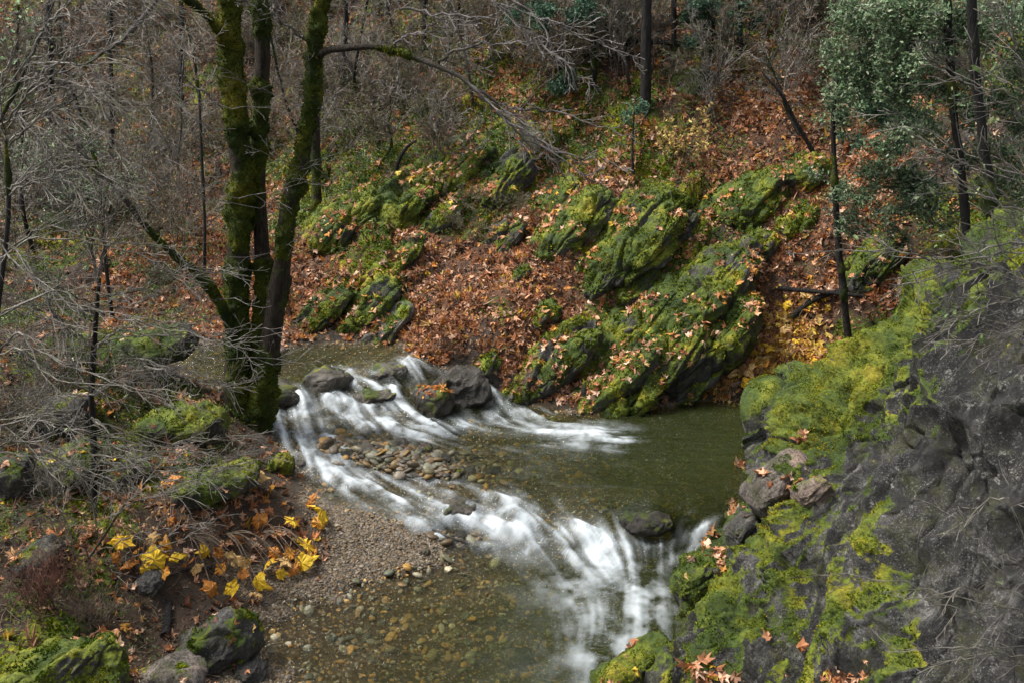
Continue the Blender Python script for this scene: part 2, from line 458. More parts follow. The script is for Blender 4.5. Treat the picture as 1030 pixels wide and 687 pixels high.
# creek bed
ux, vx = UV(np.stack([GX, GY, GW], -1))
pts_d = np.array([(300,360,.35),(250,370,.3),(350,390,.12),(400,420,.14),(300,430,.12),(450,430,.18),(560,440,.4),(640,440,.75),(720,430,.8),(740,460,.85),(640,480,.7),(560,480,.45),(480,470,.15),(400,460,.02),(440,480,.03),
  (340,470,.12),(400,500,.13),(460,515,.12),(540,530,.2),(620,540,.25),(600,570,.4),(650,600,.6),(620,650,.65),(560,620,.55),(520,640,.4),(450,640,.22),(380,640,.12),(300,640,.05),(340,600,.04),(340,660,.07),(450,590,.15),(300,680,.1),(420,687,.25),(520,687,.45)])
dp = np.zeros_like(GX); ws = np.zeros_like(GX)
for a, b, c in pts_d:
    w = 1.0 / (((ux - a) ** 2 + ((vx - b) * 1.6) ** 2) / 900 + .15) ** 2; dp += w * c; ws += w
dp /= ws
edge_n = fbm(flat, 2.2, 4, 41).reshape(NR, NCc)
sdn = GSD + edge_n * .10
bed = GW - dp * sstep(-.02, .45, sdn) + .03 * sstep(.0, -.15, sdn)
bedn = fbm(flat, 4, 4, 51).reshape(NR, NCc) * .03
inside = sstep(-.12, .08, sdn)
GZ = GZ * (1 - inside) + (bed + bedn) * inside
# gravel bar island in the rapids
def bump_uv(uc, vc, ru, rv, h, Zr):
    global GZ
    u_, v_ = UV(np.stack([GX, GY, np.full_like(GX, Zr)], -1))
    r = ((u_ - uc) / ru) ** 2 + ((v_ - vc) / rv) ** 2
    GZ = GZ + h * np.exp(-r * 1.2) * (1 + .35 * edge_n)
bump_uv(395, 461, 58, 11, .15, .5)
bump_uv(440, 473, 40, 7, .09, .45)
bump_uv(335, 448, 20, 8, .1, .6)
bump_uv(470, 540, 45, 12, .06, .15)

HV = np.stack([GX, GY, GZ], -1).reshape(-1, 3)
HF = grid_faces(NR, NCc)
HN = vnormals(HV, HF)
covf = cov.reshape(-1, 4)
steep = 1 - HN[:, 2]
mossA = np.clip(covf[:, 1] * 1.05 + .35 * fbm(flat, 1.1, 4, 61) - .1 + .2 * blocky.ravel(), 0, 1) * land.ravel()
litter = np.clip(covf[:, 0], 0, 1) * land.ravel()
gravel = np.clip(np.maximum(covf[:, 2] * np.where(HV[:, 1] > 14.2, sstep(-.06, .06, GSD.ravel()), 1), sstep(-.25, .0, GSD.ravel()) * np.where(HV[:, 1] > 14.0, sstep(-.06, .04, GSD.ravel()), 1)), 0, 1)
wetA = sstep(.10, -.02, HV[:, 2] - GW.ravel()) * sstep(-.6, -.1, GSD.ravel())
nt = NT('ground_soil'); co = nt.coords()
n1 = nt.noise(1.5, 5, .6, co); n2 = nt.noise(14, 5, .7, co); n3 = nt.noise(60, 3, .7, co)
soil = nt.ramp(n2, [(.3, (.010, .008, .006)), (.5, (.032, .024, .017)), (.7, (.085, .062, .042))])
rockc = nt.ramp(nt.noise(5, 6, .65, co), [(.35, (.03, .03, .028)), (.5, (.075, .072, .065)), (.65, (.17, .16, .145))])
rk = nt.val(nt.attr('steep').outputs['Fac'], .35, .55)
col = nt.mix(rk, soil, rockc)
lit = nt.ramp(nt.noise(9, 4, .8, co), [(.35, (.035, .02, .012)), (.5, (.12, .055, .028)), (.62, (.22, .09, .045)), (.75, (.27, .16, .08))])
col = nt.mix(nt.math('MULTIPLY', nt.attr('litter').outputs['Fac'], .75), col, lit)
vor = nt.n('TexVoronoi'); nt.t.links.new(co, vor.inputs['Vector']); vor.inputs['Scale'].default_value = 26
grc = nt.mix(nt.val(n1, .4, .6), nt.ramp(vor.outputs['Color'], [(.1, (.05, .043, .033)), (.5, (.11, .09, .066)), (.9, (.19, .155, .11))]), (.13, .105, .075))
grc = nt.mix(nt.val(n3, .35, .65, .0, .5), grc, (.06, .05, .035))
col = nt.mix(nt.attr('gravel').outputs['Fac'], col, grc)
mf = nt.val(nt.math('ADD', nt.attr('moss').outputs['Fac'], nt.val(n2, .2, .8, -.4, .4)), .42, .56)
mf = nt.math('MULTIPLY', mf, nt.math('SUBTRACT', 1.0, nt.attr('gravel').outputs['Fac']))
col = nt.mix(mf, col, moss_color(nt, co))
wt = nt.attr('wet').outputs['Fac']
col = nt.mix(wt, col, nt.mix(1.0, col, (.95, .80, .45), 'MULTIPLY'))
b = nt.bump(nt.math('ADD', n2, n3), .9, .05)
nt.surf(nt.principled(col, nt.val(wt, 0, 1, .85, .5), .3, b))
M_SOIL = nt.m
ground = mesh_np('ground', HV, HF, M_SOIL, True, dict(moss=mossA, litter=litter, gravel=gravel, steep=steep, wet=wetA))
tag(ground, kind='structure')

def hsample(x, y):
    """terrain height at world x,y"""
    x = np.asarray(x, float); y = np.asarray(y, float)
    r = np.interp(y, yy, np.arange(NR)); s = x / (y * .66 + 3.0); c = (s + 1) / 2 * (NCc - 1)
    r = np.clip(r, 0, NR - 1.001); c = np.clip(c, 0, NCc - 1.001)
    i = r.astype(int); j = c.astype(int); fr = r - i; fc = c - j
    return (GZ[i, j] * (1 - fc) + GZ[i, j + 1] * fc) * (1 - fr) + (GZ[i + 1, j] * (1 - fc) + GZ[i + 1, j + 1] * fc) * fr

def hit(u, v, y0=6., y1=60.):
    """point of the ground seen at photo position u, v"""
    Y = np.linspace(y0, y1, 2400)
    p = PY(np.full_like(Y, u), np.full_like(Y, v), Y)
    z = hsample(p[:, 0], p[:, 1])
    k = np.argmax(p[:, 2] <= z)
    if p[k, 2] > z[k]: k = len(Y) - 1
    q = p[k].copy(); q[2] = z[k]
    return q

# ------------------------------------------------------------------ water
WXs = np.arange(-5.6, 5.2, .022); WYs = np.arange(7.0, 17.3, .022)
wx, wy = np.meshgrid(WXs, WYs)
wsd = sdist(wx[::2, ::2], wy[::2, ::2])
wsd = np.repeat(np.repeat(wsd, 2, 0), 2, 1)[:wx.shape[0], :wx.shape[1]]
wz = np.zeros_like(wx)
c_ = wlevel(wx[::3, ::3], wy[::3, ::3])
t_ = np.array([np.interp(np.arange(wx.shape[1]), np.arange(0, wx.shape[1], 3), r) for r in c_])
wz = np.array([np.interp(np.arange(wx.shape[0]), np.arange(0, wx.shape[0], 3), t_[:, c]) for c in range(wx.shape[1])]).T
wu, wv = UV(np.stack([wx, wy, wz], -1))
# flow (photo direction), turned into world directions
FL = [(230,365,1,0),(300,368,1,.05),(360,372,1,.25),(410,378,.9,.5),(300,395,.2,1),(280,410,.2,1),(330,405,.5,1),(345,385,.5,.8),(390,400,.9,.6),(440,385,.9,.5),(480,395,.6,.8),(515,412,.8,.6),
 (290,430,.6,.8),(350,425,1,.4),(420,430,1,.15),(500,435,1,.02),(580,438,1,.0),(640,440,1,0),(700,440,.8,.3),(740,460,.2,1),(700,490,-.3,1),(620,490,.3,1),(550,490,.3,1),
 (320,465,.5,1),(350,485,1,.5),(410,503,1,.35),(470,520,1,.4),(520,525,1,.6),(500,505,1,.3),(560,540,1,.5),(600,530,1,.55),(640,548,.9,.6),(650,520,.3,1),(690,528,-.9,.5),(720,530,-1,.4),(670,545,-.8,.7),
 (600,565,.8,.7),(650,570,-.1,1),(640,600,-.1,1),(620,640,-.2,1),(600,680,-.3,1),(520,600,.5,.5),(450,620,.8,.2),(350,640,1,0),(480,560,1,.3),(560,590,.5,1),(450,490,1,.2)]
ox = np.zeros_like(wx); oy = np.zeros_like(wx); os_ = np.zeros_like(wx)
for a, b, du, dv in FL:
    Zr = float(wlevel(*[np.array([q]) for q in PZ(a, b, .4)[:2]])[0])
    p0 = PZ(a, b, Zr); p1 = PZ(a + du * 8, b + dv * 8, Zr); d = (p1 - p0)[:2]; d /= np.linalg.norm(d)
    w = 1 / (((wx - p0[0]) ** 2 + (wy - p0[1]) ** 2) / .16 + .1) ** 1.6
    ox += w * d[0]; oy += w * d[1]; os_ += w
nl = np.hypot(ox, oy); ox /= nl; oy /= nl
# white water strokes: (polyline in the photo, half width px, strength)
ST = [([(268,412),(300,418),(345,425),(400,432),(440,433)], 12, .8), ([(345,378),(360,385),(400,392),(420,385)], 7, .75), ([(412,364),(440,372),(475,382),(500,395),(520,410),(545,420)], 6, .95),
 ([(412,366),(425,380),(418,395)], 8, .8), ([(300,398),(308,408),(300,420)], 7, .9), ([(330,402),(360,408),(395,412),(430,425)], 9, .85), ([(440,428),(500,437),(560,438),(620,440)], 8, .9), ([(560,436),(630,440)], 7, .55),
 ([(280,432),(300,450),(320,468),(345,485),(385,492)], 11, .85), ([(345,485),(400,500),(440,510),(480,520)], 9, .85), ([(300,420),(330,440),(350,445)], 8, .6), ([(395,470),(430,485),(455,495)], 6, .4),
 ([(500,498),(530,508),(545,515),(600,535)], 6, .95), ([(430,520),(470,522),(520,535),(570,548)], 13, .9), ([(520,520),(560,530),(610,548),(640,556)], 16, .88), ([(540,550),(590,560),(640,565)], 13, .7), ([(440,540),(470,545),(500,550)], 6, .6),
 ([(712,530),(690,540),(660,550),(630,562)], 8, .75), ([(700,552),(670,564),(645,580)], 9, .45), ([(640,556),(645,575),(640,592)], 18, .40), ([(595,575),(640,590)], 15, .40), ([(650,598),(640,640),(622,680),(605,700)], 22, .40), ([(575,585),(600,620),(600,660)], 24, .28), ([(655,530),(665,542),(650,552)], 5, .4),
 ([(470,505),(495,515)], 5, .5), ([(290,440),(320,447),(350,452)], 6, .45), ([(350,418),(400,424),(470,430)], 10, .45), ([(300,422),(318,452),(350,480),(400,497)], 17, .42), ([(300,412),(380,424),(460,438)], 13, .42), ([(400,505),(470,524),(540,545)], 12, .4), ([(430,480),(470,492),(500,500)], 7, .35), ([(320,475),(370,498),(420,512)], 9, .5), ([(500,420),(560,428),(600,432)], 7, .4), ([(330,388),(345,400),(370,408)], 6, .6), ([(455,375),(470,380)], 5, .5), ([(355,372),(385,376)], 5, .6), ([(395,380),(425,395)], 7, .5), ([(360,440),(400,446),(440,442)], 6, .5)]
fm = np.zeros_like(wx); veil = np.zeros_like(wx)
for pl, hw, s_ in ST:
    d = np.full(wx.shape, 1e9)
    for (a0, b0), (a1, b1) in zip(pl[:-1], pl[1:]):
        ex, ey = a1 - a0, (b1 - b0) * 1.6; L = ex * ex + ey * ey
        t = np.clip(((wu - a0) * ex + (wv - b0) * 1.6 * ey) / L, 0, 1)
        d = np.minimum(d, np.hypot(wu - a0 - t * ex, (wv - b0) * 1.6 - t * ey))
    fm = np.maximum(fm, s_ * np.exp(-(d / (hw * 1.1)) ** 2)); veil = np.maximum(veil, min(1, s_ + .1) * np.exp(-(d / (hw * 1.9 + 5)) ** 2))
# line-integral streaks of noise carried along the current
NYg, NXg = wx.shape
rn = RNG.random(wx.shape) * .6 + .4 * (vnoise(np.stack([wx, wy, wx * 0], -1), 9, 5) * .5 + .5)
gi, gj = np.mgrid[0:NYg, 0:NXg].astype(float)
def lic(src, L):
    acc = src.copy(); n = 1
    for sgn in (1, -1):
        pi, pj = gi.copy(), gj.copy()
        for k in range(L):
            ii = np.clip(pi.round().astype(int), 0, NYg - 1); jj = np.clip(pj.round().astype(int), 0, NXg - 1)
            pi += sgn * oy[ii, jj] * 1.2; pj += sgn * ox[ii, jj] * 1.2
            ii = np.clip(pi.round().astype(int), 0, NYg - 1); jj = np.clip(pj.round().astype(int), 0, NXg - 1)
            acc += src[ii, jj]; n += 1
    return acc / n
def sm(a): return (a + np.roll(a, 1, 0) + np.roll(a, -1, 0) + np.roll(a, 1, 1) + np.roll(a, -1, 1)) / 5
l1 = lic(sm(rn), 15)
l1 = (l1 - l1.mean()) / l1.std()
l2 = lic(vnoise(np.stack([wx, wy, wx * 0], -1), 4.2, 15) + .5 * vnoise(np.stack([wx, wy, wx * 0], -1), 9.2, 25), 14)
l2 = (l2 - l2.mean()) / l2.std()
stk = sstep(-1.3, 2.0, l2 * .75 + l1 * .65)
foam = fm * (.10 + .90 * stk) + veil * (.05 + .55 * stk ** 1.5) + .05 * np.sqrt(fm) * l1 - .035
mot = fbm(np.stack([wx, wy, wx * 0], -1).reshape(-1, 3), 5.5, 4, 88).reshape(wx.shape)
lowp = sstep(558, 590, wv)
foam = foam * (.72 + .6 * mot)
foam = foam * (1 - lowp) + lowp * np.clip((fm + veil * .35) * (.50 + .75 * mot + .22 * l1 + .15 * l2), 0, 1)
foam = np.clip(foam, 0, 1)
turb = np.clip(fm * 1.2, 0, 1)
wzd = wz + (l2 * .028 + l1 * .008) * turb + .05 * turb * fm + .004 * vnoise(np.stack([wx, wy, wx * 0], -1), 5, 71)
hh = hsample(wx, wy)
# pillow of water over the big sill boulders handled by the rocks themselves
depth = np.clip(wz - hh, 0, 2)
keep = (wsd > -.30) & (wzd > hh - .08)
idx = -np.ones(wx.shape, int); idx[keep] = np.arange(keep.sum())
q = grid_faces(NYg, NXg); idf = idx.ravel()
qf = idf[q]; qf = qf[(qf >= 0).all(1)]
WVv = np.stack([wx, wy, wzd], -1)[keep]
nt = NT('creek_water'); co = nt.coords()
dpt = nt.attr('depth').outputs['Fac']; fo = nt.attr('foam').outputs['Fac']; tb = nt.attr('turb').outputs['Fac']
rip = nt.noise(3.2, 4, .6, nt.mapping(co, (1.0, 2.6, 1), (0, 0, .15)), .6)
rip2 = nt.noise(17, 3, .6, nt.mapping(co, (1.0, 2.2, 1)))
b = nt.bump(rip, .8, .12); b = nt.bump(rip2, .8, .03, b)
ex = nt.n('CombineColor')
for k, kk in enumerate((.95, .85, 2.5)):
    nt.t.links.new(nt.math('POWER', math.e, nt.math('MULTIPLY', dpt, -kk)), ex.inputs[k])
tr = nt.n('BsdfTransparent'); nt.t.links.new(ex.outputs[0], tr.inputs[0])
df = nt.n('BsdfDiffuse'); df.inputs[0].default_value = (.024, .031, .007, 1)
m1 = nt.n('MixShader'); nt.t.links.new(nt.math('SUBTRACT', 1.0, nt.math('POWER', math.e, nt.math('MULTIPLY', dpt, -1.0))), m1.inputs[0])
nt.t.links.new(tr.outputs[0], m1.inputs[1]); nt.t.links.new(df.outputs[0], m1.inputs[2])
gl = nt.n('BsdfGlossy'); gl.inputs['Roughness'].default_value = .07; nt.t.links.new(b, gl.inputs['Normal'])
fr = nt.n('Fresnel'); fr.inputs['IOR'].default_value = 1.33; nt.t.links.new(b, fr.inputs['Normal'])
m2 = nt.n('MixShader'); nt.t.links.new(fr.outputs[0], m2.inputs[0]); nt.t.links.new(m1.outputs[0], m2.inputs[1]); nt.t.links.new(gl.outputs[0], m2.inputs[2])
wn = nt.n('BsdfPrincipled'); wn.inputs['Base Color'].default_value = (.56, .62, .66, 1); wn.inputs['Roughness'].default_value = .6
wn.inputs['Subsurface Weight'].default_value = 0
m3 = nt.n('MixShader'); nt.t.links.new(nt.val(fo, .0, 1.15, 0, .92), m3.inputs[0]); nt.t.links.new(m2.outputs[0], m3.inputs[1]); nt.t.links.new(wn.outputs[0], m3.inputs[2])
M_WATER = nt.surf(m3.outputs[0])
water = mesh_np('water', WVv, qf, M_WATER, True, dict(depth=depth[keep], foam=foam[keep], turb=turb[keep]))
tag(water, kind='structure')
# ------------------------------------------------------------------ moss tufts, leaves, pebbles (merged, baked as numpy arrays)
def sample_surface(V, F, N, weight, count, rng):
    tri = F if F.shape[1] == 3 else np.vstack([F[:, [0, 1, 2]], F[:, [0, 2, 3]]])
    a, b, c = V[tri[:, 0]], V[tri[:, 1]], V[tri[:, 2]]
    ar = np.linalg.norm(np.cross(b - a, c - a), axis=1) * .5
    w = ar * weight[tri].mean(1); tot = w.sum()
    if tot <= 0: return None
    k = np.searchsorted(np.cumsum(w) / tot, rng.random(count)); k = np.clip(k, 0, len(tri) - 1)
    r1 = np.sqrt(rng.random(count))[:, None]; r2 = rng.random(count)[:, None]
    P = a[k] * (1 - r1) + b[k] * r1 * (1 - r2) + c[k] * r1 * r2
    n = N[tri[k]].mean(1); n /= np.maximum(np.linalg.norm(n, axis=1, keepdims=True), 1e-6)
    return P, n

def unit(a): return a / np.maximum(np.linalg.norm(a, axis=1, keepdims=True), 1e-9)

PAL = np.array([(.03, .06, .006), (.085, .14, .008), (.21, .255, .012), (.46, .41, .025), (.30, .21, .035)])
def moss_cols(P, rng, bright=1.0):
    t = fbm(P, 1.9, 3, 91) * .55 + .5 + rng.normal(0, .18, len(P))
    t = np.clip(t * 3.2, 0, 3.99); i = t.astype(int); f = (t - i)[:, None]
    c = PAL[i] * (1 - f) + PAL[np.minimum(i + 1, 4)] * f
    return c * (rng.uniform(.55, 1.25, (len(P), 1))) * bright

def tufts(name, V, F, weight, count, size=.028, parent=None, seed=1, bright=1.0, lump=True):
    rng = np.random.default_rng(seed)
    N = vnormals(V, F)
    s = sample_surface(V, F, N, weight, count, rng)
    if s is None: return None
    P, n = s; m = len(P)
    if lump:   # moss grows in cushions
        k = fbm(P, 7, 2, 13) > -.22; P, n = P[k], n[k]; m = len(P)
    up = n + rng.normal(0, .55, (m, 3)) + np.array([0, 0, .25]); up = unit(up)
    side = unit(np.cross(up, rng.normal(0, 1, (m, 3))))
    L = size * rng.uniform(.5, 1.5, (m, 1)); W = L * rng.uniform(.25, .5, (m, 1))
    base = P - n * .006
    VV = np.stack([base - side * W, base + side * W, base + up * L + side * W * .3], 1).reshape(-1, 3)
    FF = np.arange(m * 3).reshape(-1, 3)
    c = np.repeat(moss_cols(P, rng, bright), 3, 0); c[0::3] *= .35; c[1::3] *= .35; c[2::3] *= 1.25  # shade between blades painted in: bases darkened, tips brightened
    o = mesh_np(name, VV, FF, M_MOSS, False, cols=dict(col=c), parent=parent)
    return o

_a = np.radians([-75, -20, 8, 35, 62, 90, 118, 145, 172, 200, 255]); _r = np.array([.35, .62, .4, .92, .5, 1.0, .5, .92, .4, .62, .35])
LEAFT = np.vstack([[0, 0], np.stack([np.cos(_a) * _r, np.sin(_a) * _r], 1)])
LEAFF = np.array([(0, 1 + i, 1 + (i + 1) % 11) for i in range(11)])
_a2 = np.linspace(0, 2 * np.pi, 11, endpoint=False); OVT = np.vstack([[0, 0], np.stack([np.cos(_a2) * .42, np.sin(_a2)], 1)])
def leaves(P, n, size, cols, rng, curl=.5, tilt=.6, lift=.35, T=LEAFT, squash=1.0):
    m = len(P)
    up = unit(n + rng.normal(0, tilt, (m, 3)))
    t1 = unit(np.cross(up, rng.normal(0, 1, (m, 3)))); t2 = np.cross(up, t1)
    s = np.asarray(size).reshape(-1, 1, 1) * np.ones((m, 1, 1))
    jr = 1 + rng.normal(0, .16, (m, len(T), 1))
    x = T[None, :, 0:1] * s * jr; y = T[None, :, 1:2] * s * jr
    r2 = (T ** 2).sum(1)[None, :, None]
    k = rng.normal(0, curl, (m, 1, 1)) ; k2 = rng.normal(0, curl * .8, (m, 1, 1))
    z = s * (k * r2 + k2 * (T[None, :, 0:1] ** 2) + rng.normal(0, .09 + curl * .12, (m, len(T), 1)) * (r2 > 0))
    x = x * (1 - .35 * np.minimum(abs(k), 1.2) * r2)
    VV = P[:, None] + (up * (np.asarray(size).reshape(-1, 1) * lift * rng.uniform(.2, 1.2, (m, 1))))[:, None] + t1[:, None] * x + t2[:, None] * y + up[:, None] * z
    nn = len(T)
    FF = (LEAFF[None] + (np.arange(m) * nn)[:, None, None]).reshape(-1, 3)
    cc = np.repeat(cols, nn, 0).reshape(m, nn, 3).copy()
    cc[:, 0] *= 1.12
    cc *= rng.uniform(.82, 1.12, (m, nn, 1))
    return VV.reshape(-1, 3), FF, cc.reshape(-1, 3)

BR = 1.25 * np.array([1.0, .97, 1.0]) * np.array([(.34, .14, .055), (.42, .20, .10), (.25, .105, .048), (.54, .31, .18), (.16, .085, .045), (.44, .20, .05), (.58, .40, .27), (.11, .065, .04), (.46, .25, .13)])
YE = np.array([(.62, .40, .05), (.55, .28, .05), (.60, .42, .16), (.45, .24, .10), (.66, .48, .08)])
def pick(pal, m, rng, p=None):
    return pal[rng.choice(len(pal), m, p=p)] * rng.uniform(.75, 1.2, (m, 1))

def join(parts):
    V = []; F = []; C = []; o = 0
    for v, f, c in parts:
        V.append(v); F.append(f + o); C.append(c); o += len(v)
    return np.vstack(V), np.vstack(F), np.vstack(C)

# leaf litter over the ground
rng = np.random.default_rng(5)
uG, vG = UV(HV)
vis = (uG > -80) & (uG < 1110) & (vG > -60) & (vG < 760)
dens = covf[:, 0] ** 1.6 * sstep(-.03, .12, -GSD.ravel() + .08 * fbm(flat, 3, 2, 66)) * vis * (.10 + .90 * sstep(-.2, .3, fbm(flat, 1.7, 4, 101))) * sstep(46, 34, HV[:, 1]) * (.25 + .75 * sstep(.55, .3, HN[:, 2] * 0 + steep))
dens *= np.where((gravel > .9) & (covf[:, 3] < .3), .03, 1)
P, n = sample_surface(HV, HF, HN, dens, 62000, rng)
dd = P[:, 1]
yel = cover(P, 20)[:, 3]
cols = np.where((rng.random(len(P)) < yel * .65 + .05)[:, None], pick(YE, len(P), rng), pick(BR, len(P), rng))
pale = (rng.random(len(P)) < .4)[:, None]; cols = np.where(pale, cols * .6, cols)
sz = rng.uniform(.04, .108, len(P)) * np.where(rng.random(len(P)) < .15, 1.25, 1)
v_, f_, c_ = leaves(P, n, sz, cols, rng, .75, .55, .22)
o = mesh_np('leaf_litter', v_, f_, M_LEAF, False, cols=dict(col=c_)); tag(o, 'orange brown fallen maple leaves carpeting the slope', 'leaf litter', kind='stuff')
# small broken litter: bits of leaf and twig everywhere
den2 = (.35 + covf[:, 0]) * land.ravel() * vis * sstep(46, 30, HV[:, 1]) * sstep(.05, .25, -GSD.ravel()) * np.where(covf[:, 2] > .5, .1, 1)
P, n = sample_surface(HV, HF, HN, den2, 90000, rng)
cols = pick(np.vstack([BR * .7, [(.05, .035, .025), (.12, .09, .06), (.2, .15, .09)]]), len(P), rng)
T3 = OVT * np.array([.6, 1]); v_, f_, c_ = leaves(P, n, rng.uniform(.014, .05, len(P)) * np.clip(P[:, 1] / 16, .8, 2), cols, rng, .4, .7, .4, T=T3)
o = mesh_np('litter_crumbs', v_, f_, M_LEAF, False, cols=dict(col=c_)); tag(o, 'small brown crumbs of leaf and bark on the soil', 'leaf litter', kind='stuff')
# moss growing on the ground
mw = sstep(.45, .75, mossA + .25 * fbm(flat, 5, 3, 71)) * vis * sstep(30, 20, HV[:, 1]) * (gravel < .5)
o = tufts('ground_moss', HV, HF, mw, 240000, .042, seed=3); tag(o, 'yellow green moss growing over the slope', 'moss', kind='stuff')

# pebbles
def icos(sub):
    import bmesh
    bm = bmesh.new(); bmesh.ops.create_icosphere(bm, subdivisions=sub, radius=1)
    V = np.array([v.co[:] for v in bm.verts]); F = np.array([[v.index for v in f.verts] for f in bm.faces]); bm.free()
    return V, F
IC1 = icos(1); IC2 = icos(2)
def pebbles(P, size, cols, rng, T=IC1, flat_=.5, sink=.25, jit=.13):
    m = len(P); V0, F0 = T; k = len(V0)
    sc = np.stack([rng.uniform(.7, 1.2, m), rng.uniform(.55, 1.0, m), rng.uniform(.3, .75, m) * flat_ * 1.5], 1) * np.asarray(size).reshape(-1, 1)
    a = rng.uniform(0, 6.283, m); tl = rng.normal(0, .25, (m, 2))
    V = V0[None] * (1 + rng.normal(0, jit, (m, k, 1))) * sc[:, None]
    x, y, z = V[..., 0], V[..., 1], V[..., 2]
    z = z + x * tl[:, :1] + y * tl[:, 1:]
    ca, sa = np.cos(a)[:, None], np.sin(a)[:, None]
    V = np.stack([x * ca - y * sa, x * sa + y * ca, z], -1) + (P + np.array([0, 0, 1.]) * (sc[:, 2:3] * (1 - 2 * sink)))[:, None]
    F = (F0[None] + (np.arange(m) * k)[:, None, None]).reshape(-1, 3)
    cc = np.repeat(cols, k, 0) * rng.uniform(.9, 1.1, (m * k, 1))
    return V.reshape(-1, 3), F, cc
PEB = .62 * np.array([1.12, 1, .84]) * np.array([(.19, .16, .12), (.12, .11, .10), (.26, .23, .19), (.16, .12, .07), (.09, .085, .08), (.30, .22, .12), (.33, .31, .28)])
PEBW = 1.5 * np.array([(.20, .13, .05), (.10, .095, .055), (.28, .17, .05), (.14, .12, .06), (.07, .075, .05), (.36, .20, .05), (.18, .17, .12), (.27, .24, .16)])
rng = np.random.default_rng(17)
gw = sstep(.5, .9, gravel) * vis * sstep(.35, -.25, -GSD.ravel() - covf[:, 2] * .8) * (HV[:, 1] < 17)
dry = gw * sstep(-.02, .03, HV[:, 2] - GW.ravel())
wetm = gw * sstep(.02, -.02, HV[:, 2] - GW.ravel())
P, n = sample_surface(HV, HF, HN, dry, 120000, rng)
a = pebbles(P, rng.gamma(1.7, .0036, len(P)) + .0035, pick(PEB, len(P), rng), rng)
o = mesh_np('gravel', a[0], a[1], M_PEB, False, cols=dict(col=a[2])); tag(o, 'grey and tan gravel of the bar beside the creek', 'gravel', kind='stuff')
P, n = sample_surface(HV, HF, HN, wetm, 34000, rng)
a = pebbles(P, np.minimum(rng.gamma(1.4, .0075, len(P)) + .005, .08), pick(PEBW, len(P), rng), rng)
o = mesh_np('creek_bed_stones', a[0], a[1], M_PEB, False, cols=dict(col=a[2])); tag(o, 'amber and brown stones on the bed of the creek', 'stones', kind='stuff')
# coarse cobbles of the little bar between the rapids
zz = np.zeros(len(HV))
for uc, vc, ru, rv, k in ((400, 460, 62, 13, 1), (440, 474, 45, 9, .8), (330, 446, 26, 12, .9), (470, 545, 30, 10, .5), (440, 572, 50, 10, .2)):
    zz = np.maximum(zz, k * np.exp(-(((uG - uc) / ru) ** 2 + ((vG - vc) / rv) ** 2) * 1.1))
P, n = sample_surface(HV, HF, HN, zz ** 2 * (HV[:, 1] < 16), 1500, rng)
a = pebbles(P, np.minimum(rng.gamma(2.4, .018, len(P)) + .015, .12), pick(np.vstack([PEB * .8, PEBW * .6]), len(P), rng), rng, IC2, sink=.2, jit=.06)
o = mesh_np('cobbles', a[0], a[1], M_PEB, True, cols=dict(col=a[2])); tag(o, 'wet amber and grey cobbles heaped between the two rapids', 'cobbles', kind='stuff')

mk = wetm * np.exp(-(((uG - 430) / 120) ** 2 + ((vG - 635) / 45) ** 2)) + wetm * .5 * np.exp(-(((uG - 560) / 120) ** 2 + ((vG - 480) / 25) ** 2))
P, n = sample_surface(HV, HF, HN, mk, 260, rng)
a = pebbles(P, rng.uniform(.02, .08, len(P)), pick(PEBW * 1., len(P), rng), rng, IC2, sink=.25, jit=.05)
o = mesh_np('pool_cobbles', a[0], a[1], M_PEB, True, cols=dict(col=a[2])); tag(o, 'larger amber and olive cobbles lying under the clear pool water', 'cobbles', kind='stuff')
